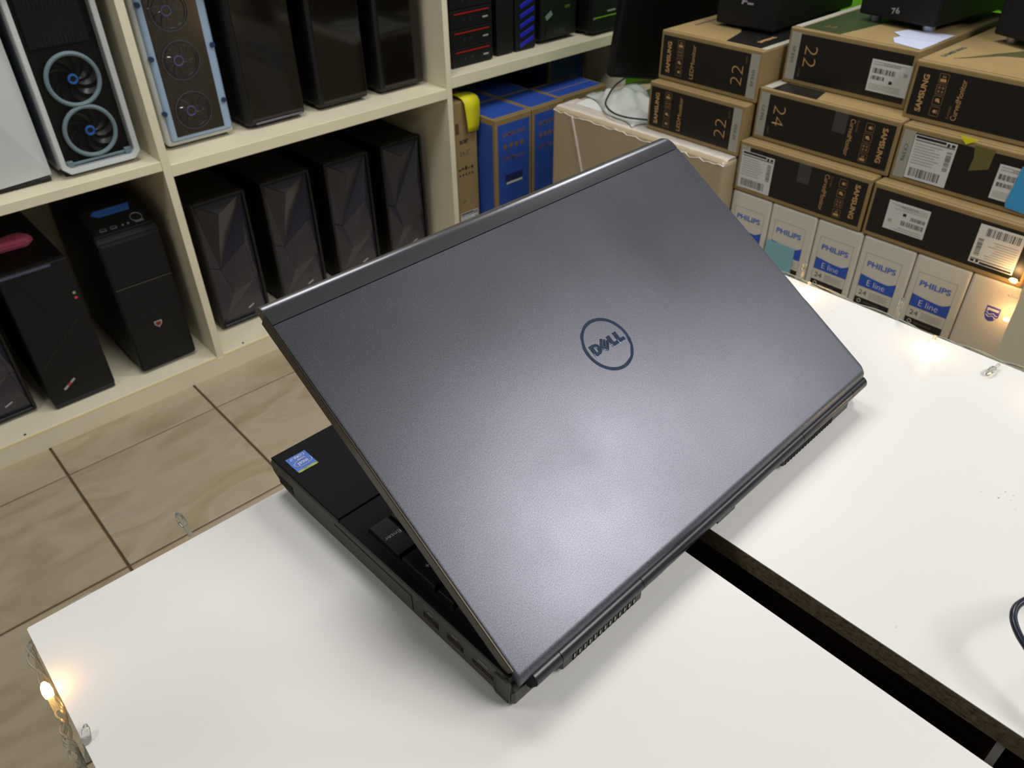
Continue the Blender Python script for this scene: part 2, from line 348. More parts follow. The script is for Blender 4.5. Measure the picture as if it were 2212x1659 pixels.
# ports and features on the right-hand side (x<0 face)
def side_slot(name, y0, y1, z0, z1, m=DARKHOLE, dep=.0006, bev=0):
    return MB().box(-.0033 - dep, -.0028, y0, y1, z0, z1, bev=bev).done(name, m, lap)
vt = side_slot('side_vent', .238, .258, .0085, .0165, dep=.0001)
for k in range(9): MB().box(-.0036, -.0030, .2395 + k * .0021, .2402 + k * .0021, .0087, .0163).done('vent_bar', SIDEP, vt)
od = side_slot('optical_drive', .0935, .1815, .0065, .0205, m=DARKHOLE, dep=.0001)
MB().box(-.0037, -.0030, .0939, .1811, .0069, .0201, bev=.0002).done('drive_cover', SIDEP, od)
for y0, y1, u in ((.0675, .0825, 1), (.0440, .0590, 1), (.0165, .0355, 0)):
    p_ = side_slot('usb_port' if u else 'display_port', y0, y1, .0105, .0165, dep=.0001)
    MB().box(-.0036, -.0033, y0, y1, .0160, .0166).done('port_rim', mat('port_steel', '8a8a88', .3, metal=.8) if not u else SIDEP, p_)
    MB().box(-.0036, -.0034, y0 + .002, y1 - .002, .0125, .0135).done('port_tongue', mat('port_tongue', '3a2018' if u else '111111', .5), p_)
    MB().box(-.0035, -.0033, y0 + .005, y1 - .005, .0182, .0190).done('port_mark', GREYP, p_)
MB().box(-.0037, -.0030, .0025, .0155, .0040, .0235, bev=.0015).done('corner_cap', SIDEP, lap)
# back face: vents, ports
def back_box(name, x0, x1, z0, z1, m=DARKHOLE, parent=lap, dy=-.0014): return MB().box(x0, x1, dy, .001, z0, z1, bev=.0).done(name, m, parent)
vg = MB().box(.034, .112, -.0040, .0, .0030, .0180, bev=.0012).done('vent_housing', SIDEP, lap)
for k in range(13):
    x = .0435 + k * .0048
    MB().box(x, x + .0036, -.0044, -.0036, .0045, .0140, bev=.0005).done('vent_slot', DARKHOLE, vg)
    MB().box(x + .0010, x + .0022, -.0046, -.0040, .0070, .0105).done('vent_fin', GREYP, vg)
vg2 = MB().box(.290, .396, -.0036, .0, .0030, .0180, bev=.0012).done('vent_housing', SIDEP, lap)
for k in range(17):
    x = .2925 + k * .0045
    if x < .372: MB().box(x, x + .0026, -.0040, -.0032, .0045, .0150).done('vent_slot', DARKHOLE, vg2)
back_box('network_port', .126, .1385, .0050, .0190)
v_ = back_box('vga_port', .2010, .2230, .0060, .0185, m=mat('vga_shell', '2e3136', .4), dy=-.003)
MB().cyl((.1975, -.0028, .012), (.1975, 0, .012), .0022).done('vga_screw', DARKHOLE, lap); MB().cyl((.2270, -.0028, .012), (.2270, 0, .012), .0022).done('vga_screw', DARKHOLE, lap)
back_box('hdmi_port', .2385, .2580, .0070, .0180, dy=-.0018); u_ = back_box('usb_port', .2680, .2830, .0080, .0190, dy=-.0018)
MB().box(.2680, .2830, -.0022, -.0018, .0165, .0180).done('port_tongue', mat('port_steel2', '9a9a98', .3, metal=.8), u_)
back_box('power_port', .395, .404, .0070, .0190, dy=-.0016)
# hinge barrel in segments
hy, hz, hr = -.0016, .0204, .0058
for a, b in ((.0095, .0310), (.0315, .1080), (.1085, .3105), (.3110, .3900), (.3905, .4150)):
    MB().cyl((a, hy, hz), (b, hy, hz), hr, n=32).done('hinge_barrel', HINGEM, lap, smooth=True)
MB().cyl((.0065, hy, hz), (.0096, hy, hz), .0044, .0058, n=32).done('hinge_cap', DARKHOLE, lap, smooth=True)
MB().cyl((.4150, hy, hz), (.4172, hy, hz), .0058, .0044, n=32).done('hinge_cap', HINGEM, lap, smooth=True)
# lid: own frame - X along width, Y up the lid, Z outward normal; origin = lower bend line of the outer face
LZ0 = .03308
Lm = Matrix.Translation((0, 0, LZ0)) @ Matrix.Rotation(TIL, 4, 'X')
# local Y=N direction (V cos t + Z sin t); local Z = outward normal (-V sin t + Z cos t)
H1 = .2548; H2 = .2715; T = .0088
def lid_prof(y0, y1, lo, hi, x0, x1, name, m, round_top=0, round_bot=0, zo=0.0, parent=lap, thick=T, rc=.004):
    mb = MB(); bm = mb.bm; pr = []
    if round_bot:
        for k in range(9):
            a = PI / 2 * k / 8 ; pr.append((y0 - round_bot * math.sin(a) * 1.0, -round_bot * 1.0 * (1 - math.cos(a))))
        pr = pr[::-1]; pr = [(pr[0][0], -thick)] + pr
    else: pr = [(y0, -thick), (y0, zo)]
    if round_top:
        for k in range(11):
            a = PI * .62 * k / 10; pr.append((y1 - round_top + round_top * math.sin(a), -round_top + round_top * math.cos(a)))
        pr.append((y1 - round_top * .35, -thick))
    else: pr += [(y1, zo), (y1, -thick)]
    xs = [x0, x0 + .0012, x1 - rc, x1 - rc * .3, x1]
    sh_ = [0.0006, 0, 0, rc * .3, rc]; rings = []
    for x, s_ in zip(xs, sh_):
        row = []
        for y, z in pr:
            yy = y
            if round_bot and y <= y0 + 1e-6 and x > x1 - rc - 1e-6: yy = y + s_
            if round_top and y >= y1 - round_top - 1e-6 and x > x1 - rc - 1e-6: yy = y - s_
            row.append(bm.verts.new((x, yy, z - (.0004 if x == x0 else 0))))
        rings.append(row)
    n = len(pr)
    for a, b in zip(rings, rings[1:]):
        for j in range(n): bm.faces.new((a[j], a[(j + 1) % n], b[(j + 1) % n], b[j]))
    bm.faces.new(rings[0][::-1]); bm.faces.new(rings[-1]); bmesh.ops.recalc_face_normals(bm, faces=bm.faces[:])
    o = mb.done(name, m, parent, smooth=True); o.matrix_local = Lm; return o
lid = lid_prof(0, H1 - .0004, 0, 0, 0, LW, 'lid', LIDM, round_bot=.0070, thick=.0078)
ts = lid_prof(H1 + .0003, H2 + .0016, 0, 0, 0, LW, 'lid_top_strip', mat('lid_strip_metal', '65666b', .30, metal=.9, bump=.05, bscale=2600), round_top=.0082, thick=.0090)
o = MB().box(.0004, LW - .001, .004, H1, -.0108, -.0079, bev=.0004).done('screen_bezel', SIDEP, lap); o.matrix_local = Lm
o = MB().box(.018, LW - .018, .025, H1 - .010, -.0112, -.0107).done('screen', BLKG, lap); o.matrix_local = Lm
o = MB().box(-.0013, .0004, .002, H2 - .008, -.0104, -.0010, bev=.0004).done('side_trim', BRONZE, lap); o.matrix_local = Lm
# logo on the lid (slightly raised chrome)
LG = Matrix.Translation((.2058, .1350, .0)); lc = Lm @ Matrix.Translation((.2041, .1360, .0))
ring = MB(); bm = ring.bm; rr = [.0194, .0221]; n = 72; pv = []
for i in range(n):
    a = 2 * PI * i / n; c, s_ = math.cos(a), math.sin(a)
    pv.append([bm.verts.new((r_ * c, r_ * s_, z_)) for r_, z_ in ((rr[0], 0), (rr[0] + .0002, .0005), (rr[1] - .0002, .0005), (rr[1], 0))])
for i in range(n):
    a, b = pv[i], pv[(i + 1) % n]
    for j in range(3): bm.faces.new((a[j], b[j], b[j + 1], a[j + 1]))
bmesh.ops.recalc_face_normals(bm, faces=bm.faces[:])
o = ring.done('logo_ring', CHROME, lap); o.matrix_local = Lm @ LG
def letter(outlines, holes, tr, dz=0):
    c = bpy.data.curves.new('l', 'CURVE'); c.dimensions = '2D'; c.fill_mode = 'BOTH'; c.extrude = .00022; c.bevel_depth = .00007
    for ol in outlines + holes:
        s_ = c.splines.new('POLY'); s_.points.add(len(ol) - 1); s_.use_cyclic_u = True
        for p_, q_ in zip(s_.points, ol): p_.co = (q_[0], q_[1], 0, 1)
    o = bpy.data.objects.new('l', c); COL.objects.link(o); dg = bpy.context.evaluated_depsgraph_get(); dg.update()
    me = bpy.data.meshes.new_from_object(o.evaluated_get(dg)); bpy.data.objects.remove(o)
    me.materials.clear(); me.materials.append(CHROME); o = bpy.data.objects.new('logo_letter', me); COL.objects.link(o); o.parent = lap
    o.matrix_local = lc @ tr @ Matrix.Translation((0, 0, .0003 + dz)); return o
h = .0094
arc = [(.0044 + .0044 * math.cos(a), h / 2 + h / 2 * math.sin(a)) for a in [PI / 2 - PI * k / 14 for k in range(15)]]
arci = [(.0040 + .0018 * math.cos(a), h / 2 + (h / 2 - .0026) * math.sin(a)) for a in [PI / 2 - PI * k / 12 for k in range(13)]]
letter([[(0, 0), (0, h)] + arc], [[(.0030, .0026), (.0030, h - .0026)] + arci], Matrix.Translation((-.0145, -.0053, 0)))
Lp = [(0, 0), (0, h), (.0031, h), (.0031, .0029), (.0069, .0029), (.0069, 0)]
letter([Lp], [], Matrix.Translation((.0046, -.0055, 0))); letter([Lp], [], Matrix.Translation((.0118, -.0054, 0)))
e_ = .0070; ew = .0086; E_ = [(0, 0), (0, e_), (ew, e_), (ew, e_ * .77), (.0022, e_ * .77), (.0022, e_ * .60), (ew, e_ * .60), (ew, e_ * .40), (.0022, e_ * .40), (.0022, e_ * .23), (ew, e_ * .23), (ew, 0)]
letter([E_], [], Matrix.Translation((-.0010, -.0006, 0)) @ Matrix.Rotation(math.radians(51), 4, 'Z') @ Matrix.Translation((-ew / 2, -e_ / 2, 0)), dz=.0002)

# ------------------------------------------------------------------ LED string lights
def string(name, label, path, seed):
    random.seed(seed); t = thing(name, label, 'string lights', path[0])
    o0 = Vector(path[0])
    for k in range(4):
        pts = []; sp = spline(path, 14); ph = random.random() * 6
        for i, p in enumerate(sp):
            a = i * .42 + ph + k * PI / 2
            pts.append(p - o0 + Vector((.0026 * math.cos(a), random.uniform(-.0006, .0006), .0021 * math.sin(a))))
        MB().tube(pts, .0008, 6).done('wire', WIREC, t, smooth=True)
    return t
def bulb(t, p, d, lit=False, L=.011, r=.0026, watts=.05):
    o0 = Vector(t.location); p = Vector(p) - o0; d = Vector(d).normalized()
    nk = MB().cyl(p, p + d * .009, .0017, n=10).done('bulb_socket', WIREC, t, smooth=True)
    b = MB(); q = p + d * .009
    b.cyl(q, q + d * L * .35, r * .8, r, n=8); b.cyl(q + d * L * .35, q + d * L * .75, r, r * .85, n=8); b.cyl(q + d * L * .75, q + d * L, r * .85, r * .3, n=8)
    b.done('led_bulb', LITB if lit else CLEARB, t)
    if lit:
        l = bpy.data.lights.new('led_light', 'POINT'); l.energy = watts; l.color = (1, .66, .32); l.shadow_soft_size = .003
        lo = bpy.data.objects.new('led_light', l); COL.objects.link(lo); lo.parent = t; lo.location = q + d * (L + .004)
sa = string('string_lights', 'clear wire fairy lights along the far edge of the chipboard edged table', [(.742, .449, 1.102), (.742, .36, 1.1045), (.743, .26, 1.1035), (.743, .2, 1.1015), (.744, .13, 1.1045), (.742, .04, 1.1025), (.742, -.1, 1.1035)], 3)
bulb(sa, (.744, .352, 1.106), (.15, .05, 1)); bulb(sa, (.744, .243, 1.104), (.05, .02, 1), L=.015)
bulb(sa, (.736, .338, 1.1095), (-1, -.35, -.04), lit=True, watts=.03); bulb(sa, (.731, .199, 1.1095), (-1, -.25, -.04), lit=True, watts=.035)
bulb(sa, (.728, .138, 1.1095), (-1, .1, -.03), L=.013, r=.0033); bulb(sa, (.724, .075, 1.1095), (-1, .1, -.03), lit=True, watts=.06)
sb = string('string_lights', 'clear wire fairy lights around the near table edges beside the floor', [(-.034, .10, 1.085), (-.033, .28, 1.082), (-.034, .34, 1.078), (-.033, .37, 1.085), (-.030, .40, 1.088), (-.029, .445, 1.094), (.0, .4575, 1.097), (.06, .4575, 1.094), (.11, .458, 1.095), (.2, .458, 1.094)], 5)
bulb(sb, (.089, .456, 1.104), (-.12, .5, 1), L=.012, r=.0032); bulb(sb, (-.031, .384, 1.098), (.05, .55, .75), lit=True, watts=.0015, L=.010, r=.0030)
bulb(sb, (-.028, .338, 1.098), (.35, .6, .7), L=.012, r=.0028)

# ------------------------------------------------------------------ cable loop on the right table
cb = thing('power_cable', 'black cable looping above the white table beside the chipboard gap', 'cable', (.42, 0, 1.106))
cp = [(.62, -.16, 1.1095), (.54, -.06, 1.112), (.48, .0, 1.126), (.450, .012, 1.137), (.438, .0165, 1.139), (.426, .019, 1.140), (.416, .0170, 1.140), (.4075, .0105, 1.139), (.401, .002, 1.138), (.396, -.008, 1.134), (.385, -.03, 1.120), (.385, -.07, 1.1095), (.40, -.15, 1.109)]
MB().tube([p - Vector((.42, 0, 1.106)) for p in spline(cp, 8)], .0022, 12).done('cable', mat('cable_rubber', '15182c', .3), cb, smooth=True)

# ------------------------------------------------------------------ computer towers
def shell(t, w, h, d, m=BLKS, bev=.003, y0=.004, z0=.012):
    MB().box(0, w, y0, d, z0, h, bev=bev, seg=2).done('case_body', m, t)
def feet(t, w, d, z=.012, m=BLK):
    for x in (.02, w - .02):
        for y in (.04, d - .04): MB().cyl((x, y, 0), (x, y, z + .001), .011, .013, n=12).done('foot', m, t)
def fan(t, x, z, R, y, ringm, hubm, blade, thick=.0055, blades=9):
    f = MB().torus((x, y, z), (0, 1, 0), R, thick, 40, 8).done('fan', ringm, t, smooth=True)
    MB().cyl((x, y + .004, z), (x, y + .010, z), R * .23, n=24).done('fan_hub', BLK, f)
    MB().torus((x, y + .003, z), (0, 1, 0), R * .16, R * .05, 20, 6).done('hub_ring', hubm, f, smooth=True)
    for k in range(blades):
        mb = MB(); a0 = 2 * PI * k / blades; V = []
        for i in range(6):
            rr_ = R * (.24 + .70 * i / 5); a = a0 + .75 * (i / 5) ** 1.2
            for wd, yy in ((-.17, .003), (.17, .011)):
                V.append((x + rr_ * math.cos(a + wd * (1.2 - .3 * i / 5)), y + yy, z + rr_ * math.sin(a + wd * (1.2 - .3 * i / 5))))
        mb.faces(V, [(2 * i, 2 * i + 1, 2 * i + 3, 2 * i + 2) for i in range(5)]); mb.done('fan_blade', blade, f, smooth=True)
def prism_pc(x, y, z, label, group=None, rz=0):
    w, h, d = .180, .462, .42
    t = thing('computer_tower', label, 'computer', (x, y, z), rz, group); shell(t, w, h - .004, d, y0=.02); feet(t, w, d)
    # bezel: open frame
    b = MB()
    for a in ((0, .009, .010, h), (w - .009, w, .010, h), (.009, w - .009, h - .009, h), (.009, w - .009, .010, .020)):
        b.box(a[0], a[1], -.006, .022, a[2], a[3], bev=.002)
    b.done('front_bezel', BLK, t)
    def P_(u, v, dy): return (.009 + u * (w - .018), dy, .02 + v * (h - .029))
    pts = dict(TL=P_(0, 1, .004), TR=P_(1, 1, .004), P1=P_(.37, .925, -.034), P3=P_(.80, .64, -.016), P3r=P_(1, .62, .006), P2=P_(.22, .46, .004), L=P_(0, .5, .006), Lr=P_(.90, .30, .002), R2=P_(1, .28, .006), BL=P_(0, 0, .006), BR=P_(1, 0, .006), C=P_(.35, .25, -.006), TM=P_(.95, .97, -.004))
    def fac(*ks):
        vs = [Vector(pts[k]) for k in ks]; c = sum(vs, Vector()) / len(vs); ins = [c + (v - c) * .985 for v in vs]
        n_ = len(vs); V = ins + [v + Vector((0, .012, 0)) for v in ins]
        mb = MB().faces(V, [tuple(range(n_))[::1], tuple(range(n_, 2 * n_))[::-1]] + [(i, (i + 1) % n_, n_ + (i + 1) % n_, n_ + i) for i in range(n_)])
        bmesh.ops.recalc_face_normals(mb.bm, faces=mb.bm.faces[:]); mb.done('facet', TAPEB, t)
    fac('TL', 'TR', 'P1'); fac('TL', 'P1', 'P2', 'L'); fac('P1', 'TR', 'P2'); fac('TR', 'P3', 'P2'); fac('TR', 'P3r', 'P3')
    fac('P3', 'Lr', 'C', 'P2'); fac('P3', 'P3r', 'R2', 'Lr'); fac('L', 'P2', 'C', 'BL'); fac('C', 'Lr', 'BL'); fac('Lr', 'R2', 'BR'); fac('Lr', 'BR', 'BL')
    MB().box(-.012, .012, -.0012, .0, -.002, .002, M=Matrix.Translation((.118, .0045, .052)) @ Matrix.Rotation(math.radians(-22), 4, 'Y')).done('maker_badge', SILV, t)
    return t
ord_ = ['leftmost, beside the cream upright', 'second from the left', 'third from the left', 'rightmost, against the cream upright']
for k, x in enumerate((.786, 1.022, 1.259, 1.492)):
    prism_pc(x, 2.352, .063, 'black tower with faceted prism front on the middle lower shelf, ' + ord_[k], 'faceted black towers on the middle lower shelf')
prism_pc(0.0, 2.335, .063, 'black faceted tower cut by the left picture edge on the lower shelf')
# tower with crossed grooves
t = thing('computer_tower', 'black tower with crossed grooves and a slanted silver red sticker', 'computer', (.219, 2.29, .063)); W_, H_ = .180, .452
shell(t, W_, H_, .43, bev=.006, y0=.012); feet(t, W_, .43)
MB().box(0, W_, 0, .014, .018, H_ - .001, bev=.003, seg=2).done('front_panel', BLKM, t)
MB().box(.002, W_ - .002, .001, .016, .003, .018, bev=.003).done('front_lip', HINGEM, t)
MB().box(-.0, .135, -.0007, .001, H_ - .013, H_ - .006, bev=.0003).done('top_light_bar', mat('slate_bar', '4a5068', .3), t)
def groove(x0, z0, x1, z1, wd, m):
    L_ = math.hypot(x1 - x0, z1 - z0); a = math.atan2(z1 - z0, x1 - x0)
    MB().box(0, L_, -.0006, .001, -wd, wd, M=Matrix.Translation((x0, 0, z0)) @ Matrix.Rotation(-a, 4, 'Y')).done('front_groove', m, t)
groove(.037, .437, .140, .114, .0013, DARKHOLE); groove(.150, .264, .008, .140, .0006, mat('dark_grey_line', '2c2b28', .5))
for z, m in ((.343, GRNP), (.327, REDP), (.311, BLK), (.295, BLK)): MB().cyl((.165, -.0014, z), (.165, .001, z), .0042, n=16).done('audio_jack', m, t)
sk = MB().box(-.022, .022, -.0008, 0, -.0035, .0035, M=Matrix.Translation((.061, 0, .071)) @ Matrix.Rotation(math.radians(-34), 4, 'Y')).done('sticker', SILV, t)
MB().box(-.006, .006, -.0011, -.0008, -.0035, .0035, M=Matrix.Translation((.061, 0, .071)) @ Matrix.Rotation(math.radians(-34), 4, 'Y')).done('sticker_mark', mat('red_sticker_mark', 'b04030', .5), sk)
pk = MB(); 
ol = [(-.055, -.028), (.03, -.032), (.052, -.008), (.028, .03), (.0, .036), (-.05, .02)]
vs = [pk.bm.verts.new((x, y, 0)) for x, y in ol]; f = pk.bm.faces.new(vs); r = bmesh.ops.extrude_face_region(pk.bm, geom=[f]); bmesh.ops.translate(pk.bm, vec=(0, 0, .026), verts=[v for v in r['geom'] if isinstance(v, bmesh.types.BMVert)])
bmesh.ops.bevel(pk.bm, geom=pk.bm.edges[:], offset=.009, segments=3, affect='EDGES'); bmesh.ops.recalc_face_normals(pk.bm, faces=pk.bm.faces[:])
tag(pk.done('sponge', PINK, smooth=True, loc=(.315, 2.455, .516)), 'pink sponge lying on top of the tower with crossed grooves', 'sponge')
# tower with sloping control panel
t = thing('computer_tower', 'black tower with sloping control panel, blue film and small red crest', 'computer', (.484, 2.286, .063)); W_ = .176
mb = MB(); side = [(.0, .012), (.0, .452), (.02, .468), (.11, .510), (.13, .512), (.45, .512), (.45, .012)]
n_ = len(side); V = [(0, y, z) for y, z in side] + [(W_, y, z) for y, z in side]
mb.faces(V, [tuple(range(n_)), tuple(range(2 * n_ - 1, n_ - 1, -1))] + [(i, n_ + i, n_ + (i + 1) % n_, (i + 1) % n_) for i in range(n_)])
bmesh.ops.recalc_face_normals(mb.bm, faces=mb.bm.faces[:]); bmesh.ops.bevel(mb.bm, geom=mb.bm.edges[:], offset=.004, segments=2, affect='EDGES'); mb.done('case_body', BLKM, t)
feet(t, W_, .43)
MB().box(.004, W_ - .004, -.003, .002, .302, .306, bev=.0005).done('door_seam', mat('dark_grey_line2', '2a2825', .4), t)
MB().box(.006, W_ - .006, -.0015, .002, .020, .300, bev=.001).done('lower_door', BLKM, t); MB().box(.006, W_ - .006, -.0015, .002, .309, .446, bev=.001).done('upper_door', BLKM, t)
em = MB().poly([(-.012, .010), (.012, .010), (.011, -.002), (0, -.013), (-.011, -.002)], .001, M=Matrix.Translation((.090, -.0028, .158))).done('crest', SILV, t)
MB().poly([(-.009, .007), (.009, .007), (.008, -.002), (0, -.009), (-.008, -.002)], .0006, M=Matrix.Translation((.090, -.0034, .158))).done('crest_field', mat('crest_red', '7a2418', .4), em)
sl = Matrix.Translation((0, .02, .468)) @ Matrix.Rotation(math.atan2(.042, .09), 4, 'X')
cp_ = MB().box(.012, W_ - .012, .001, .096, -.0005, .0015, bev=.0007, M=sl).done('control_panel', BLK, t)
mb = MB(); vs = [mb.bm.verts.new((x, y, z)) for z in (.0016, .0022) for x, y in ((.03, .082), (.045, .068), (.135, .068), (.142, .094), (.04, .094))]
mb.bm.faces.new(vs[5:]); mb.bm.faces.new(vs[:5][::-1])
for i in range(5): mb.bm.faces.new((vs[i], vs[(i + 1) % 5], vs[5 + (i + 1) % 5], vs[5 + i]))
bmesh.ops.transform(mb.bm, matrix=sl, verts=mb.bm.verts[:]); mb.done('protective_film', BLUF, cp_)
for x in (.036, .066): MB().box(x - .009, x + .009, .014, .024, .001, .0026, M=sl).done('usb_port', SILV, cp_); MB().box(x - .007, x + .007, .016, .022, .0026, .003, M=sl).done('usb_tongue', BLK, cp_)
for x in (.092, .108): mb = MB().cyl((x, .018, .001), (x, .018, .0028), .0035, n=14); bmesh.ops.transform(mb.bm, matrix=sl, verts=mb.bm.verts[:]); mb.done('audio_jack', SILV, cp_)
mb = MB().torus((.138, .034, .0015), (0, 0, 1), .016, .0014, 28, 6); bmesh.ops.transform(mb.bm, matrix=sl, verts=mb.bm.verts[:]); mb.done('power_button', SILV, cp_, smooth=True)
MB().box(.128, .152, .013, .020, .001, .0026, M=sl).done('card_slot', SILV, cp_)
# white towers
t = thing('computer_tower', 'white tower with plain blank front at the left picture edge', 'computer', (.215, 2.283, .724)); W_, H_ = .225, .46
shell(t, W_, H_, .44, m=WPL, bev=.004, y0=.02); feet(t, W_, .44)
mb = MB(); V = [(0, 0, .012), (W_, .006, .018), (W_, .006, H_), (0, 0, H_), (.12, -.012, .23), (0, .02, .012), (W_, .02, .018), (W_, .02, H_), (0, .02, H_)]
mb.faces(V, [(0, 1, 4), (1, 2, 4), (2, 3, 4), (3, 0, 4), (0, 5, 6, 1), (1, 6, 7, 2), (2, 7, 8, 3), (3, 8, 5, 0), (8, 7, 6, 5)]); bmesh.ops.recalc_face_normals(mb.bm, faces=mb.bm.faces[:]); mb.done('front_panel', WPL, t)
MB().box(.004, W_ - .004, .006, .02, .004, .014, bev=.001).done('front_lip', BLK, t)
t = thing('computer_tower', 'white tower with two ringed fans behind a dark window', 'computer', (.462, 2.262, .724)); W_, H_ = .206, .47
shell(t, W_, H_, .44, m=WPL, bev=.004, y0=.05, z0=.014); feet(t, W_, .44)
MB().box(-.001, .003, .03, .42, .03, H_ - .01, bev=.001).done('side_panel', BGREY, t)
MB().box(.010, W_ - .010, .034, .05, .018, H_ - .01).done('fan_tray', BLKS, t)
def ring_frame(t, w, h, fr, ch, d, m, name='front_frame'):
    out = [(ch, 0), (w - ch, 0), (w, ch), (w, h), (0, h), (0, ch)]; inn = [(ch + fr * .45, fr), (w - ch - fr * .45, fr), (w - fr, ch + fr * .45), (w - fr, h - fr), (fr, h - fr), (fr, ch + fr * .45)]
    mb = MB(); A_ = [mb.bm.verts.new((x, 0, z + .012)) for x, z in out]; B_ = [mb.bm.verts.new((x, .002, z + .012)) for x, z in inn]
    A2 = [mb.bm.verts.new((x, d, z + .012)) for x, z in out]; B2 = [mb.bm.verts.new((x, d, z + .012)) for x, z in inn]
    for i in range(6):
        j = (i + 1) % 6; mb.bm.faces.new((A_[i], A_[j], B_[j], B_[i])); mb.bm.faces.new((A_[i], A2[i], A2[j], A_[j])); mb.bm.faces.new((B_[i], B_[j], B2[j], B2[i])); mb.bm.faces.new((A2[i], B2[i], B2[j], A2[j]))
    bmesh.ops.recalc_face_normals(mb.bm, faces=mb.bm.faces[:]); bmesh.ops.bevel(mb.bm, geom=mb.bm.edges[:], offset=.0015, segments=2, affect='EDGES'); return mb.done(name, m, t)
ring_frame(t, W_, H_ - .012, .014, .018, .036, WPL)
for z in (.236, .105): fan(t, .103, z, .0625, .018, RINGP, HUBB, mat('dark_blade', '141519', .3), thick=.0058)
iv = MB().box(.030, W_ - .030, .028, .036, .315, H_ - .03, bev=.002).done('inner_vent_plate', BLK, t)
for q in range(12): MB().box(.050 + q * .0095, .054 + q * .0095, .0262, .029, .320, .345).done('vent_slit', mat('slit_grey', '222428', .3), iv)
for q in range(12): MB().box(.050 + q * .0095, .054 + q * .0095, .0262, .029, .400, .425).done('vent_slit', mat('slit_grey', '222428', .3), iv)
fr_ = MB().box(.018, W_ - .018, .014, .020, .030, .036, bev=.001).done('lower_bracket', RINGP, t)
for x in (.018, W_ - .036): MB().box(x, x + .016, .010, .022, .026, .042, bev=.001).done('bracket_tab', RINGP, fr_)
gl = MB().box(.013, W_ - .013, .004, .0055, .024, H_ - .014).done('front_window', mat('smoked_window', '0a0a0c', .03, alpha=.12), t)
t = thing('computer_tower', 'white tower with pale blue plastic front and three clear fans', 'computer', (.764, 2.322, .707)); W_, H_ = .206, .47
shell(t, W_, H_, .44, m=WPL, bev=.006, y0=.03, z0=.014); feet(t, W_, .44)
MB().box(0, W_, .0, .034, .010, H_, bev=.012, seg=3).done('front_shell', WPL, t)
MB().box(.012, W_ - .006, -.008, .004, .024, H_ - .01, bev=.008, seg=3).done('front_cover', ICE, t)
MB().box(.030, W_ - .030, -.0095, -.006, .036, H_ - .02, bev=.0015).done('dark_window', GLASSD, t)
for z in (.101, .238, .366):
    f = MB().torus((.095, -.0112, z), (0, 1, 0), .052, .0018, 36, 6).done('fan', mat('clear_ring', '3a3a48', .05, coat=1), t, smooth=True)
    MB().torus((.088, -.0105, z), (0, 1, 0), .0125, .0022, 20, 6).done('hub_ring', mat('violet_ring', '55507a', .2), f, smooth=True)
    MB().torus((.095, -.0105, z), (0, 1, 0), .044, .0010, 30, 5).done('inner_ring', mat('clear_ring2', '2a2a34', .05, coat=1), f, smooth=True)
    for k in range(9):
        a = 2 * PI * k / 9 + .3; c0 = Vector((.088, -.0104, z)); pts = [c0 + Vector(((.014 + .034 * s / 5) * math.cos(a + .5 * s / 5), 0, (.014 + .034 * s / 5) * math.sin(a + .5 * s / 5))) for s in range(6)]
        MB().tube(pts, .0011, 5).done('fan_blade', mat('clear_blade', '26263a', .06, coat=1), f, smooth=True)
for x, z in ((.016, .255), (.012, .108), (W_ - .013, .262), (W_ - .016, .110), (.018, .39), (W_ - .014, .395)):
    MB().cyl((x, -.013, z), (x, -.004, z), .0072, .0072, n=18).done('thumb_screw', mat('navy_screw', '24365a', .3), t, smooth=True)
# black glossy fronted towers
for k, (x, y, W_, lab) in enumerate(((1.012, 2.318, .200, 'glossy black tower next to the pale blue fan tower'), (1.262, 2.318, .190, 'glossy black tower in the middle of the upper shelf trio'), (1.500, 2.318, .186, 'glossy black tower beside the cream upright, upper middle shelf'))):
    H_ = .47; t = thing('computer_tower', lab, 'computer', (x, y, .707), 0, 'glossy black towers on the upper middle shelf')
    shell(t, W_, H_, .44, bev=.012, y0=.02); feet(t, W_, .44)
    b = MB(); b.box(0, W_, -.004, .03, .010, H_, bev=.011, seg=2); b.done('front_surround', BLK, t)
    MB().box(.017, W_ - .008, -.0065, -.003, .024, H_ - .012, bev=.0008).done('glass_front', BLKG, t)
    if k == 0: MB().box(.026, W_ - .014, -.007, -.003, .0135, .0195, bev=.001).done('chrome_lip', mat('gunmetal_lip', '6c6a78', .2, metal=.8), t)
# right compartment towers
t = thing('computer_tower', 'black tower with stacked red stripes on its front', 'computer', (1.790, 2.292, .742)); W_ = .190; H_ = .46
shell(t, W_, H_, .44, bev=.002, y0=.01, z0=.004)
for k in range(7):
    z = .004 + k * .0625; b = MB().box(0, W_, -.006, .012, z, z + .0605, bev=.003, seg=2).done('drive_bay', BLKM, t)
    MB().box(.016, W_ - .016, -.0085, -.004, z + .0455, z + .0495, bev=.0008).done('red_stripe', RED, b)
    MB().box(.145, .170, -.0068, -.005, z + .020, z + .026, bev=.001).done('bay_mark', GREYP, b)
    for xx in (.06, .09): MB().cyl((xx, -.0068, z + .024), (xx, -.005, z + .024), .004, n=10).done('bay_latch', mat('dim_latch', '2c2c2e', .4), b)
t = thing('computer_tower', 'black tower with slanted blue slats down its front', 'computer', (2.012, 2.300, .742)); W_ = .190
shell(t, W_, H_, .44, bev=.002, y0=.01, z0=.004)
MB().box(0, .082, -.004, .012, .004, H_, bev=.004).done('left_front_panel', BLKM, t); MB().box(.088, W_, -.008, .012, .004, H_, bev=.004).done('right_front_panel', BLKM, t)
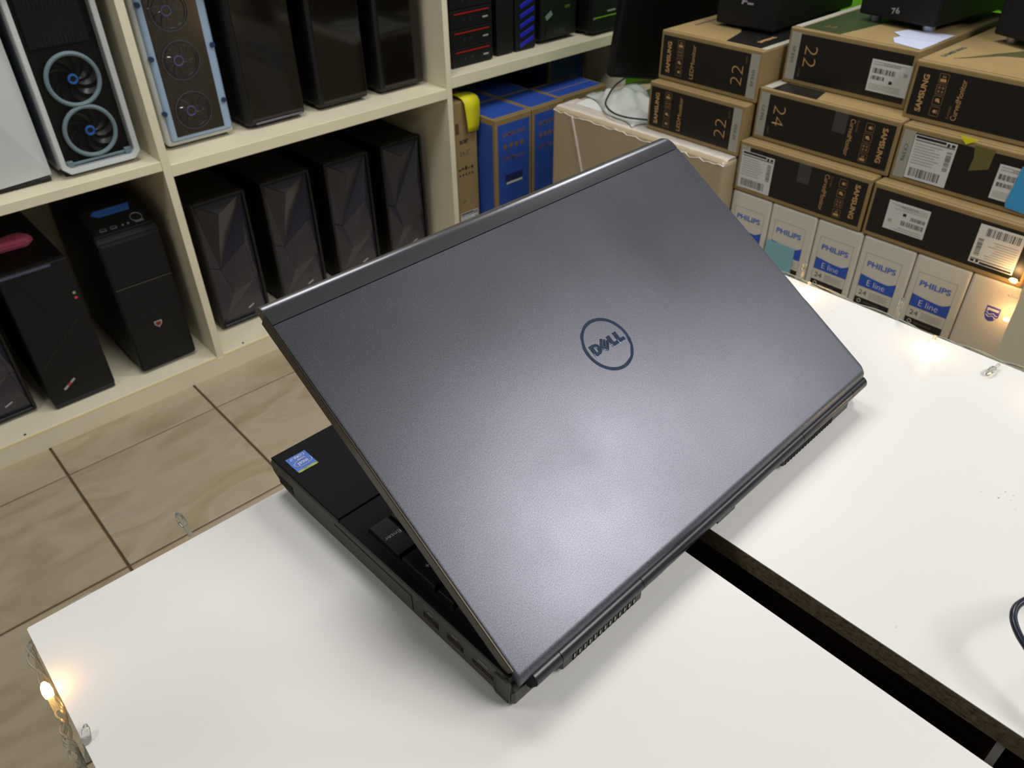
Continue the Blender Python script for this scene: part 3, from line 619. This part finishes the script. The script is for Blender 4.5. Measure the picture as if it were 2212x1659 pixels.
for k in range(9):
    z = .050 + k * .0335
    MB().box(.108, .182, -.0110, -.007, -.0075, .0075, bev=.001, M=Matrix.Translation((0, 0, z - .03)) @ Matrix.Translation((.108, 0, 0)) @ Matrix.Rotation(math.radians(-18), 4, 'Y') @ Matrix.Translation((-.108, 0, 0))).done('blue_slat', BLUS, t)
t = thing('computer_tower', 'black tower with tilted silver sticker and green print', 'computer', (2.236, 2.305, .742)); W_ = .195
shell(t, W_, H_, .44, bev=.008, y0=.01); feet(t, W_, .44); MB().box(0, W_, -.004, .014, .014, H_, bev=.006, seg=2).done('front_panel', BLKM, t)
s_ = MB().box(-.018, .018, -.0052, -.004, -.009, .009, M=Matrix.Translation((.042, 0, .100)) @ Matrix.Rotation(math.radians(-30), 4, 'Y')).done('sticker', SILV, t)
text(t, 'GTX', .142, .120, .028, .009, m=LIME, y=-.0045)
lv = MB().poly([(.02, .004), (.035, .052), (.155, .052), (.172, .004)], .004, M=Matrix.Translation((0, -.0062, .016))).done('lower_intake', BLK, t)
MB().box(.066, .13, -.0070, -.006, .026, .050, bev=.0006).done('intake_mesh', mat('intake_grey', '26262a', .4), lv)
t = thing('computer_tower', 'black tower with lime green line beside the right shelf upright', 'computer', (2.462, 2.246, .742)); W_ = .165
shell(t, W_, H_, .44, bev=.008, y0=.01); feet(t, W_, .44); MB().box(0, W_, -.004, .014, .012, H_, bev=.006, seg=2).done('front_panel', BLKM, t)
MB().box(.004, W_ - .004, -.0064, -.003, .066, .0705, bev=.001).done('lime_line', LIME, t)
MB().cyl((.006, -.007, .067), (.006, -.003, .067), .004, n=12).done('line_tip', SILV, t); MB().box(.082, .128, -.0052, -.004, .083, .089, bev=.001).done('maker_badge', GREYP, t)

# ------------------------------------------------------------------ printed cartons
def sticker(t, x0, x1, z0, z1, style, flip=False, name='shipping_label'):
    s = MB().box(x0, x1, -.0010, -.0004, z0, z1).done(name, PAPER, t); W_, H_ = x1 - x0, z1 - z0
    def R(a, b, c, d, m, y=-.0012):
        if flip: a, b, c, d = 1 - b, 1 - a, 1 - d, 1 - c
        return (x0 + a * W_, x0 + b * W_, y, -.0009, z0 + c * H_, z0 + d * H_)
    def bars(a, b, c, d, nm='barcode', m=INKD, n=34, vert=True):
        mb = MB(); rnd = random.Random(int(x0 * 1e4) + int(a * 100)); p = 0
        while p < 1:
            w_ = rnd.choice((.008, .014, .022)) * 34 / n; 
            if vert: mb.box(*R(a + (b - a) * p, a + (b - a) * min(1, p + w_), c, d, m))
            else: mb.box(*R(a, b, c + (d - c) * p, c + (d - c) * min(1, p + w_), m))
            p += w_ + rnd.choice((.010, .018, .03)) * 34 / n
        tag(mb.done(nm, m, s), kind='stuff')
    def lines(a, b, c, d, k, m=INKL):
        mb = MB(); rnd = random.Random(int(x1 * 1e4) + int(c * 100))
        for i in range(k):
            zc = c + (d - c) * (i + .5) / k; mb.box(*R(a, a + (b - a) * rnd.uniform(.6, 1), zc - .2 * (d - c) / k, zc + .2 * (d - c) / k, m))
        tag(mb.done('fine_print', m, s), kind='stuff')
    if style == 'ship':
        MB().box(*R(.03, .75, .93, .985, INKD)).done('header_bar', INKD, s); MB().box(*R(.03, .97, .87, .90, INKD)).done('header_bar', INK, s)
        bars(.08, .82, .06, .26, n=30); bars(.82, .94, .36, .80, n=20, vert=False); lines(.05, .75, .34, .84, 8)
        MB().box(*R(.78, .84, .90, .97, INKD)).done('printed_mark', INKD, s); MB().box(*R(.88, .96, .91, .97, INKD)).done('printed_mark', INKD, s)
    else:
        lines(.05, .95, .82, .97, 2); bars(.06, .62, .58, .74, n=26); bars(.06, .40, .38, .50, n=18); lines(.05, .95, .06, .26, 4)
        text(s, '80S' if 0 else 'S22F350', x0 + W_ * .52, z0 + H_ * .88, W_ * .42, H_ * .07, rot=PI if flip else 0, m=INK, y=-.0013, bold=0)
        MB().box(*R(.52, .60, .32, .42, INKD)).done('printed_mark', INKD, s); MB().box(*R(.83, .92, .62, .74, INKD)).done('printed_mark', INKL, s)
    return s
def carton_body(t, w, h, d, m=KRAFT, seam=True):
    MB().box(0, w, 0, d, 0, h, bev=.0035, seg=2).done('carton_body', m, t)
    if seam: MB().box(.004, w - .004, .0055, .0075, h - .0004, h + .0005).done('flap_seam', KRAFTD, t)
def monitor_box(loc, w, h, d, label, num, model, line2, flip=False, parts=('num', 'model', 'brand', 'icons', 'line'), left_grey=True, group=None, rz=-PI / 2, ry=0):
    t = thing('monitor_box', label, 'box', loc, rz, group); carton_body(t, w, h, d)
    def F(x, z): return (w - x, h - z) if flip else (x, z)
    fr = PI / 2 + (PI if flip else 0)
    def rect(x0, x1, z0, z1, m, name, y=-.0005):
        a, b = F(x0, z0), F(x1, z1); return MB().box(min(a[0], b[0]), max(a[0], b[0]), y, .0002, min(a[1], b[1]), max(a[1], b[1])).done(name, m, t)
    gx = w - .007 - .026
    pn = rect(.008, gx if left_grey else w - .008, .012, h - .012, BPRINT, 'black_print_panel')
    if left_grey: rect(gx, w - .007, .010, h - .010, GREYP, 'grey_print_strip')
    yb = -.0009
    if 'brand' in parts: x, z = F(.031, h / 2 - .002); text(t, 'SAMSUNG', x, z, h - .048, .0135, fr, GOLD, y=yb, bold=.03)
    if 'icons' in parts:
        for k in range(4):
            zc = .030 + k * (h - .058) / 3; x, z = F(.0685, zc); s_ = .0105; e_ = .0011
            mb = MB()
            for a in ((-s_, s_, -s_, -s_ + e_), (-s_, s_, s_ - e_, s_), (-s_, -s_ + e_, -s_, s_), (s_ - e_, s_, -s_, s_)): mb.box(x + a[0], x + a[1], yb, -.0004, z + a[2], z + a[3])
            ic = mb.done('icon_frame', GOLDD, t)
            if k == 0: MB().cyl((x, yb, z), (x, -.0004, z), .0036, n=12).done('icon_mark', GOLD, ic); MB().box(x + .003, x + .007, yb, -.0004, z - .004, z + .004).done('icon_mark', GOLDD, ic)
            if k == 1: MB().poly([(-.005, -.002), (.006, -.004), (.002, .005), (-.005, .004)], .0004, M=Matrix.Translation((x, yb, z))).done('icon_mark', GOLD, ic)
            if k == 2:
                for q in (-.004, .004):
                    for q2 in (-.004, .004): MB().box(x + q - .0025, x + q + .0025, yb, -.0004, z + q2 - .0025, z + q2 + .0025).done('icon_mark', GOLDD, ic)
            if k == 3: MB().box(x - .007, x + .006, yb, -.0004, z - .007, z - .001).done('icon_mark', GOLD, ic); MB().box(x - .004, x + .004, yb, -.0004, z + .001, z + .006).done('icon_mark', GOLDD, ic)
    if 'line' in parts:
        x, z = F(.112, h / 2 - .001); text(t, line2.replace(' ', ''), x, z, h - .042, .0125, fr, GOLD, y=yb, bold=.0)
        if 'Curved' in line2: x, z = F(.099, .034); text(t, 'Essential', x, z, .026, .006, fr, GOLDD, y=yb, bold=0)
    if 'num' in parts:
        x, z = F(gx - .034, h / 2 - .006); text(t, num, x, z, .050, .034, fr, GOLD, y=yb, bold=-.02)
        x, z = F(gx - .012, h / 2 + .036); text(t, 'inch', x, z, .018, .006, fr, GOLDD, y=yb, bold=0)
    if 'model' in parts: x, z = F(gx + .013, h / 2 - .004); text(t, model, x, z, .040, .0085, fr, DGREYP, y=yb, bold=0)
    return t
BT = .742
A2 = monitor_box((1.82, 1.429, BT), .315, .134, .52, 'kraft monitor carton numbered 22, lower of two resting on the wrapped box', '22', 'SF350', 'LED Monitor')
A1 = monitor_box((1.852, 1.429, BT + .1345), .321, .129, .52, 'kraft monitor carton numbered 22, upper of the pair on the wrapped box', '22', 'SF350', 'LED Monitor')
# print on top of A1
def top_poly(t, pts, h, m, name, thk=.0005):
    mb = MB(); n_ = len(pts); vs = [mb.bm.verts.new((x, y, z)) for z in (h + .0002, h + .0002 + thk) for x, y in pts]
    mb.bm.faces.new(vs[n_:]); mb.bm.faces.new(vs[:n_][::-1])
    for i in range(n_): mb.bm.faces.new((vs[i], vs[(i + 1) % n_], vs[n_ + (i + 1) % n_], vs[n_ + i]))
    bmesh.ops.recalc_face_normals(mb.bm, faces=mb.bm.faces[:]); return mb.done(name, m, t)
top_poly(A1, [(.195, .02), (.300, .02), (.300, .50), (.10, .50), (.13, .18), (.17, .12)], .129, BPRINT, 'black_print_panel')
top_poly(A1, [(.302, .015), (.320, .015), (.320, .50), (.302, .50)], .129, GREYP, 'grey_print_strip')
text(A1, 'SAMSUNG', .264, .10, .075, .013, rot=PI / 2, m=GOLD, top=.1299, bold=.03)
text(A1, 'SAMSUNG', .035, .15, .10, .010, rot=PI / 2, m=DGREYP, top=.1297, bold=.02)
B3 = monitor_box((1.82, 1.112, .654), .369, .135, .50, 'kraft carton with white shipping label and clear tape over white boxes', '24', 'CF396', 'Curved Monitor', flip=True, parts=('brand', 'icons', 'line'))
sticker(B3, .012, .108, .013, .112, 'ship')
B2 = monitor_box((1.857, 1.105, .7895), .375, .1305, .50, 'kraft carton numbered 24 upside down, middle of its stack', '24', 'CF396', 'Curved Monitor', flip=True)
B1 = monitor_box((1.935, 1.094, .9205), .328, .1325, .50, 'kraft carton numbered 22 upside down with white label, topmost of its stack', '22', 'SF350', 'LED Monitor', flip=True, parts=('num', 'model'))
sticker(B1, .226, .324, .026, .098, 'info')
top_poly(B2, [(.008, .008), (.030, .008), (.030, .075), (.008, .075)], .1305, GREYP, 'grey_print_strip'); top_poly(B2, [(.032, .008), (.155, .008), (.14, .075), (.032, .075)], .1305, BPRINT, 'black_print_panel')
top_poly(B1, [(.004, .012), (.022, .012), (.022, .48), (.004, .48)], .1325, GREYP, 'grey_print_strip')
top_poly(B1, [(.026, .012), (.125, .012), (.150, .20), (.160, .30), (.300, .33), (.300, .48), (.026, .48)], .1325, mat('olive_print', '2c3a18', .5), 'dark_print_panel')
text(B1, '22', .075, .06, .030, .018, rot=0, m=GOLDD, top=.1335, bold=0)
C3 = monitor_box((1.82, .738, .654), .372, .133, .50, 'kraft carton with two white labels directly above the white boxes', '24', 'CF396', 'Curved Monitor', flip=True, parts=(), left_grey=False)
sticker(C3, .046, .143, .033, .103, 'info', flip=True); sticker(C3, .251, .345, .022, .113, 'ship', flip=True)
C2 = monitor_box((1.86, .727, .7875), .372, .129, .50, 'kraft carton with big white label and bright blue note', '24', 'CF396', 'Curved Monitor', flip=True, parts=('model',))
sticker(C2, .034, .128, .014, .114, 'ship'); sticker(C2, .223, .315, .022, .098, 'info')
MB().poly([(.266, .105), (.372, .105), (.372, .005), (.262, .012), (.259, .020)], .0006, M=Matrix.Translation((0, -.0022, 0))).done('blue_note', CYAN2, C2)
MB().poly([(.162, .122), (.206, .122), (.204, .080), (.165, .066), (.168, .095)], .0004, M=Matrix.Translation((0, -.0016, 0))).done('brown_tape', mat('brown_tape', '6b6238', .15, alpha=.85), C2)
MB().poly([(.127, .136), (.167, .135), (.144, .120)], .0005, M=Matrix.Translation((0, -.0038, 0))).done('yellow_note', YEL, C2)
C1 = monitor_box((1.895, .751, .917), .372, .129, .50, 'kraft monitor carton with gold lettering, topmost of the right stack', '24', 'CF396', 'Curved Monitor', parts=('brand', 'icons', 'line'), left_grey=False)
text(C1, 'SAMSUNG', .030, .115, .11, .012, rot=PI / 2 - .03, m=DGREYP, top=.1297, bold=.02)
top_poly(C1, [(.052, .06), (.075, .10), (.105, .165), (.145, .24), (.20, .33), (.26, .30), (.22, .20), (.12, .155), (.07, .08)], .129, mat('olive_print2', '4c4a2a', .5), 'dark_print_panel')
top_poly(C1, [(.25, .10), (.36, .05), (.36, .30), (.27, .28)], .129, mat('brown_print', '7a5a2c', .6), 'brown_print_panel')
# clear tape strips
for t_, x, h_ in ((B2, .215, .1305), (B3, .178, .135)):
    MB().box(x, x + .034, -.0012, -.0007, h_ - .06, h_ + .001).done('clear_tape', mat('clear_tape', 'd0d0c8', .1, alpha=.035, bump=.6, bscale=150), t_)
# white boxes with blue label
ys = [1.112, .987, .853, .728, .595, .467, .335]
tt = ['half hidden behind the laptop lid', 'with pale cyan note, second from the left', 'fully visible label, third from the left', 'fourth from the left', 'next to the crest box']
pl = MB().box(0, .79, 0, .42, 0, .194, bev=.002).done('low_plinth', CREAM); pl.rotation_euler = (0, 0, -PI / 2); pl.location = (1.82, 1.112, 0)
tag(pl, 'low cream plinth beneath the row of white boxes', 'plinth')
for k in range(6):
    wd = ys[k] - ys[k + 1] - .0015; hh = .4585
    if k == 5:
        t = thing('monitor_box', 'white box with small blue crest beside the cream cabinet', 'box', (1.823, ys[k], .194), -PI / 2)
    else: t = thing('monitor_box', 'white box with blue band and black footer, ' + tt[k], 'box', (1.822, ys[k], .194), -PI / 2, 'white monitor boxes standing under the kraft cartons')
    MB().box(0, wd, 0, .40, 0, hh, bev=.006, seg=3).done('carton_body', WCARD, t)
    if k == 5:
        cr_ = MB().poly([(-.014, .018), (.016, .018), (.016, -.004), (.008, -.016), (0, -.019), (-.008, -.016), (-.014, -.004)], .0005, M=Matrix.Translation((.0655, -.0005, .378))).done('crest', SPRINT, t)
        MB().poly([(-.0115, .0135), (.0135, .0135), (.0135, .008), (-.0115, .008)], .0003, M=Matrix.Translation((.0655, -.0009, .378))).done('crest_lettering_bar', WCARD, cr_)
        for dz in (0, -.006): MB().tube([(.0655 + x, -.0009, .378 + dz + .002 * math.sin(x * 420)) for x in [-.012 + .026 * i / 14 for i in range(15)]], .0007, 4).done('crest_wave', WCARD, cr_)
        MB().cyl((.056, -.0009, .384), (.056, -.0004, .384), .0016, n=8).done('crest_star', WCARD, cr_); MB().cyl((.075, -.0009, .369), (.075, -.0004, .369), .0016, n=8).done('crest_star', WCARD, cr_)
        continue
    x0, x1 = .017, .108; zt = hh - .041; e_ = .0005
    fr_ = MB()
    for a in ((x0, x1, zt - e_, zt), (x0, x0 + e_, .29, zt), (x1 - e_, x1, .29, zt)): fr_.box(a[0], a[1], -.0005, .0003, a[2], a[3])
    fr_.done('label_outline', INKL, t)
    text(t, 'PHILIPS', (x0 + x1) / 2, zt - .0270, .073, .0150, 0, BLUEL, y=-.0006, bold=.022)
    band = [(x0, zt - .0595)] + [(x0 + (x1 - x0) * u, zt - .0595 - .0065 * math.sin(min(u / .78, 1) * PI / 2) * 1.0 + (.010 * max(0, (u - .78) / .22) ** 1.3)) for u in [i / 18 for i in range(1, 19)]] + [(x1, zt - .092), (x0, zt - .092)]
    MB().poly(band, .0005, M=Matrix.Translation((0, -.0005, 0))).done('blue_band', BLUEP, t)
    text(t, 'E line', x0 + .044, zt - .0775, .046, .0155, 0, LETW, y=-.0009, bold=-.015)
    text(t, '24', x0 + .017, zt - .1075, .020, .0130, 0, DGREYP, y=-.0006, bold=0)
    mb = MB()
    for q in range(5): mb.box(x0 + .034, x1 - .006 - .006 * (q % 2), -.0005, .0002, zt - .101 - q * .0038, zt - .0998 - q * .0038)
    tag(mb.done('fine_print', INKL, t), kind='stuff')
    bk = MB().box(x0, x1, -.0005, .0002, zt - .142, zt - .1225).done('black_footer', mat('footer_black', '1a1212', .5), t)
    MB().torus((x0 + .013, -.0008, zt - .132), (0, 1, 0), .0045, .0012, 18, 5).done('footer_emblem', GREYP, bk)
    MB().box(x0 + .024, x0 + .066, -.0008, -.0004, zt - .1345, zt - .1305).done('footer_lettering', mat('footer_grey', '4a4244', .5), bk)
    if k == 1: MB().poly([(.003, .355), (.090, .355), (.090, .262), (.003, .262)], .0004, M=Matrix.Translation((0, -.0016, 0))).done('cyan_note', CYAN, t)
# glowing bulb at the carton corner
sc = string('string_lights', 'short string of warm fairy lights at the right carton corner', [(1.795, .345, .72), (1.80, .36, .69), (1.795, .355, .64), (1.80, .35, .58), (1.795, .345, .45)], 9)
bulb(sc, (1.798, .366, .676), (-.3, 1, .2), lit=True, watts=.10, r=.005, L=.014); bulb(sc, (1.80, .36, .640), (-.2, 1, .1), r=.003)
bulb(sc, (1.798, .35, .585), (-.3, 1, .2), lit=True, watts=.06, r=.004)
# cream cabinet at right edge
cbn = thing('cabinet', 'plain cream cabinet side at the right picture edge', 'cabinet', (1.5, .298, 0), -PI / 2)
MB().box(0, .8, 0, .30, .06, .88, bev=.002).done('cabinet_body', CREAM, cbn); MB().box(.0, .8, .02, .30, 0, .06).done('kick_base', CREAM, cbn)

# ------------------------------------------------------------------ wrapped box and things on it
wb = thing('wrapped_box', 'big beige carton wrapped in clear plastic film behind the laptop', 'box', (1.768, 1.763, 0), -PI / 2)
MB().box(0, .648, 0, .90, 0, .739, bev=.012, seg=3).done('carton_body', TAN, wb)
mb = MB(); random.seed(4)
nx, ny = 40, 8; vs = []
for i in range(nx + 1):
    for j in range(ny + 1):
        x = .004 + .64 * i / nx; y = .008 + .10 * j / ny; z = .7405 + random.uniform(0, .0014) - (.003 if j == 0 else 0)
        vs.append(mb.bm.verts.new((x, y if j else -.0015, z - (random.uniform(.006, .014) if j == 0 else 0))))
for i in range(nx):
    for j in range(ny): mb.bm.faces.new((vs[i * (ny + 1) + j], vs[(i + 1) * (ny + 1) + j], vs[(i + 1) * (ny + 1) + j + 1], vs[i * (ny + 1) + j + 1]))
bmesh.ops.recalc_face_normals(mb.bm, faces=mb.bm.faces[:]); mb.done('film_edge', FILM, wb, smooth=True)
MB().tube([(.085, -.001, .73), (.14, -.002, .56), (.20, -.002, .42)], .004, 5).done('film_crease', FILM, wb)
for k, (x0, y0, x1, y1) in enumerate(((.02, .14, .10, .24), (.03, .24, .11, .30))): pass
pp = top_poly(None, [(0, 0), (.115, .015), (.055, -.125), (.0, -.10)], 0, PAPER, 'paper_sheet', thk=.0006); pp.location = (1.832, 1.725, .7415)
tag(pp, 'small white printed sheet on top of the wrapped box', 'paper')
# bubble-wrap bag
mb = MB(); random.seed(11); pts = []; nu, nv = 16, 12
for i in range(nu + 1):
    for j in range(nv + 1):
        u, v = i / nu, j / nv; A0, B0, C0, D0 = (1.90, 1.745), (2.12, 1.72), (1.95, 1.43), (1.782, 1.455); x = (A0[0] * (1 - u) + B0[0] * u) * (1 - v) + (D0[0] * (1 - u) + C0[0] * u) * v + .012 * math.sin(v * 9); y = (A0[1] * (1 - u) + B0[1] * u) * (1 - v) + (D0[1] * (1 - u) + C0[1] * u) * v + .01 * math.sin(u * 9)
        edge = min(u, 1 - u, v, 1 - v) * 4; z = .744 + min(1, edge) * (.010 + .020 * abs(math.sin(u * 7 + v * 3)) + .014 * math.sin(v * 9 - u * 4) + random.uniform(-.004, .004))
        if u < .35 and v < .25: z = .7455 + .004 * random.random()
        pts.append(mb.bm.verts.new((x, y, max(z, .7450))))
for i in range(nu):
    for j in range(nv): mb.bm.faces.new([pts[a] for a in (i * (nv + 1) + j, (i + 1) * (nv + 1) + j, (i + 1) * (nv + 1) + j + 1, i * (nv + 1) + j + 1)])
bmesh.ops.recalc_face_normals(mb.bm, faces=mb.bm.faces[:])
bag = mb.done('plastic_bag', BAGM, smooth=True); tag(bag, 'crumpled translucent bubble bag on the wrapped box below the monitor', 'bag')
md = bag.modifiers.new('thickness', 'SOLIDIFY'); md.thickness = .0008
cr2 = [(1.99, 1.665, .80), (1.93, 1.652, .792), (1.870, 1.628, .775), (1.835, 1.602, .765), (1.805, 1.546, .762), (1.803, 1.489, .762), (1.832, 1.430, .762), (1.88, 1.423, .752)]
tag(MB().tube(spline(cr2, 8), .0028, 8).done('thin_cord', mat('cord_black', '1a1a1c', .4), smooth=True), 'thin black cord curving over the bubble bag', 'cord')
gb = MB().box(1.93, 2.16, 1.435, 1.66, .7395, .7425, bev=.0008).done('green_folder', mat('dark_green_card', '2f4a14', .7)); tag(gb, 'dark green card lying between the bubble bag and kraft cartons', 'folder')
# large black monitor standing on the wrapped box
mt = thing('desktop_monitor', 'large black monitor standing on the wrapped box beside kraft cartons', 'monitor', (2.035, 1.768, .742), math.radians(-30))
Mx = Matrix.Translation((0, 0, .03)) @ Matrix.Rotation(math.radians(7), 4, 'Y')
MB().box(.0, .66, 0, .045, .0, .44, bev=.006, seg=2, M=Mx).done('display_housing', BLKS, mt)
MB().box(.012, .648, -.002, .002, .012, .428, M=Mx).done('screen', mat('dark_screen', '050505', .35), mt)
MB().box(.29, .36, .045, .07, -.02, .22).done('stand_neck', BLKS, mt); MB().box(.20, .45, -.02, .20, .0005, .012, bev=.004).done('stand_base', BLKS, mt)
# towers standing on the cartons
def top_pc(loc, rz, w, h, d, label, logo, lx, lz, foot, silver):
    t = thing('computer_tower', label, 'computer', loc, rz); MB().box(0, w, .006, d, foot, h, bev=.006, seg=2).done('case_body', BLKS, t)
    MB().box(0, w, -.004, .010, foot, h, bev=.005, seg=2).done('front_panel', BLKM, t)
    MB().box(.02, w - .02, -.006, -.003, .14, h - .02, bev=.002).done('glass_front', BLKG, t)
    for x in (.03, w - .03):
        for y in (.03, d - .04): MB().cyl((x, y, 0), (x, y, foot + .001), .014, .016, n=18).done('foot', SILV if silver else BLK, t, smooth=True)
    if logo == 'F':
        MB().poly([(0, 0), (.004, .018), (.024, .020), (.022, .015), (.009, .014), (.008, .010), (.018, .010), (.017, .006), (.007, .005), (.006, 0)], .0008, M=Matrix.Translation((lx, -.0075, lz))).done('maker_badge', SILV, t)
        MB().box(lx + .018, lx + .036, -.0075, -.006, lz + .001, lz + .006).done('maker_lettering', SILV, t)
    elif logo:
        text(t, logo, lx, lz, .022, .014, .2, SILV, y=-.0068, bold=.03)
    return t
top_pc((1.992, 1.355, BT + .2640), -PI / 2 + .02, .180, .44, .42, 'black tower with silver mark on the left upper kraft carton', 'F', .075, .065, .008, False)
top_pc((2.112, 1.012, 1.0535), -PI / 2 - .12, .205, .44, .42, 'black tower on silver feet standing over white papers', '76', .100, .038, .016, True)
top_pc((2.165, .700, 1.0465), -PI / 2 - .35, .20, .44, .42, 'black tower on silver feet at the right picture edge', None, 0, 0, .016, True)
for k, (pts, lab) in enumerate((([(2.054, .885), (1.945, .768), (1.990, .768), (2.030, .770), (2.045, .885)][:0] or [(1.962, .840), (1.945, .770), (2.030, .768), (2.062, .850), (2.00, .862)], 'white printed sheet nearest the carton edge, under the silver-footed tower'), ([(2.05, .885), (2.02, .850), (2.03, .769), (2.118, .768), (2.10, .872)], 'white printed sheet partly under the silver-footed tower'))):
    o = top_poly(None, pts, 1.0535 + .0006 * k, PAPERB, 'paper_sheet', thk=.0005); tag(o, lab, 'paper')

# ------------------------------------------------------------------ boxes at the lower right of the shelving
def tall_box(name, loc, w, h, d, label, m, border=.012, group=None):
    t = thing(name, label, 'box', loc, 0, group); carton_body(t, w, h, d)
    MB().box(border, w - border, -.0006, .0003, .012, h - .022, bev=0).done('print_panel', m, t)
    MB().box(-.0006, .0003, .015, d - .02, .012, h - .022).done('print_panel', m, t)
    MB().box(.010, w - .010, .022, d * .46, h - .0003, h + .0006).done('top_print_panel', m, t); MB().box(.010, w - .010, d * .50, d - .02, h - .0003, h + .0006).done('top_print_panel', m, t)
    return t
ac = thing('monitor_box', 'narrow kraft box with black print and yellow note next to cream upright', 'box', (1.736, 2.232, .063))
carton_body(ac, .108, .585, .46)
text(ac, 'acer', .045, .438, .042, .015, 0, INKD, y=-.0006, bold=.02); text(ac, '24.0"', .047, .395, .048, .020, 0, DGREYP, y=-.0006, bold=0)
for k in range(5):
    MB().box(.014 + k * .015, .024 + k * .015, -.0006, .0002, .330 + .003 * (k % 2), .336 + .004 * (k % 3)).done('printed_mark', INKD, ac)
    MB().box(.016 + k * .015, .023 + k * .015, -.0006, .0002, .308, .316).done('printed_mark', INKD, ac)
text(ac, '24', .035, .205, .020, .012, 0, DGREYP, y=-.0006, bold=0); mb = MB().box(.008, .024, -.0006, .0002, .47, .51).done('printed_mark', KRAFTD, ac)
sticker(ac, .012, .098, .045, .160, 'ship')
yn = MB(); N_ = 10; vs = []
for i in range(N_ + 1):
    u = i / N_; y = .075 - .09 * min(1, u / .45) if u < .45 else -.015 - .006 * math.sin((u - .45) * 3); z = .588 + .010 * math.sin(min(1, u / .45) * PI) if u < .45 else .588 - .112 * (u - .45) / .55
    sk_ = .018 * u; vs.append((yn.bm.verts.new((.034 + sk_, y, z)), yn.bm.verts.new((.108 - .008 * u + .012 * math.sin(u * 3), y + .004, z - .004))))
for a, b in zip(vs, vs[1:]): yn.bm.faces.new((a[0], a[1], b[1], b[0]))
yn = yn.done('yellow_sheet', YEL, smooth=True); yn.location = (1.736, 2.232, .063); yn.modifiers.new('thickness', 'SOLIDIFY').thickness = .0008
tag(yn, 'yellow paper sheet draped over the narrow kraft box', 'paper')
for k, (x, w_, lab) in enumerate(((1.856, .182, 'blue monitor box with handle hole next to the narrow kraft box'), (2.042, .165, 'blue monitor box partly hidden by the wrapped carton'))):
    b = tall_box('monitor_box', (x, 2.142, .063), w_, .517, .40, lab, BCARD, group='blue monitor boxes at the foot of the shelving')
    text(b, 'SAMSUNG', w_ * .5, .455, w_ * .62, .016, 0, GOLDD, y=-.0010, bold=.02); text(b, 'LED Monitor', w_ * .5, .365, w_ * .64, .014, 0, GOLDD, y=-.0010, bold=.01)
    for q in range(4): MB().box(w_ * (.22 + .15 * q), w_ * (.31 + .15 * q), -.0010, -.0005, .402, .418).done('icon_mark', GOLDD, b)
    if k == 0:
        hd = MB().box(.045, .135, -.0012, .001, .265, .300, bev=0).done('handle_hole', mat('handle_shadow', '14255a', .8), b)
        MB().box(.050, .132, -.0022, -.0010, .262, .270, bev=.0004).done('handle_flap', PAPER, hd)
b3 = tall_box('monitor_box', (2.212, 2.16, .063), .26, .515, .18, 'blue box behind the wrapped carton near the bubble bag', BCARD)
b4 = tall_box('monitor_box', (2.40, 2.42, .063), .22, .595, .30, 'dark blue box at the back of the lower right shelf', DBCARD)

# ------------------------------------------------------------------ ceiling lamps (outside the frame, they light the room; the one over the shelving is added fill)
for i, (x, y, sx, sy, p) in enumerate(LAMPS):
    t = thing('ceiling_light', 'square white ceiling light panel overhead, ' + ('behind the camera', 'left of the tables', 'above the kraft cartons', 'unseen, added to brighten the shelving', 'near the green wall')[i], 'ceiling light', (x, y, 2.76), 0, 'square ceiling light panels')
    MB().box(-sx / 2 - .02, sx / 2 + .02, -sy / 2 - .02, sy / 2 + .02, .005, .04, bev=.003).done('lamp_frame', WHITEW, t)
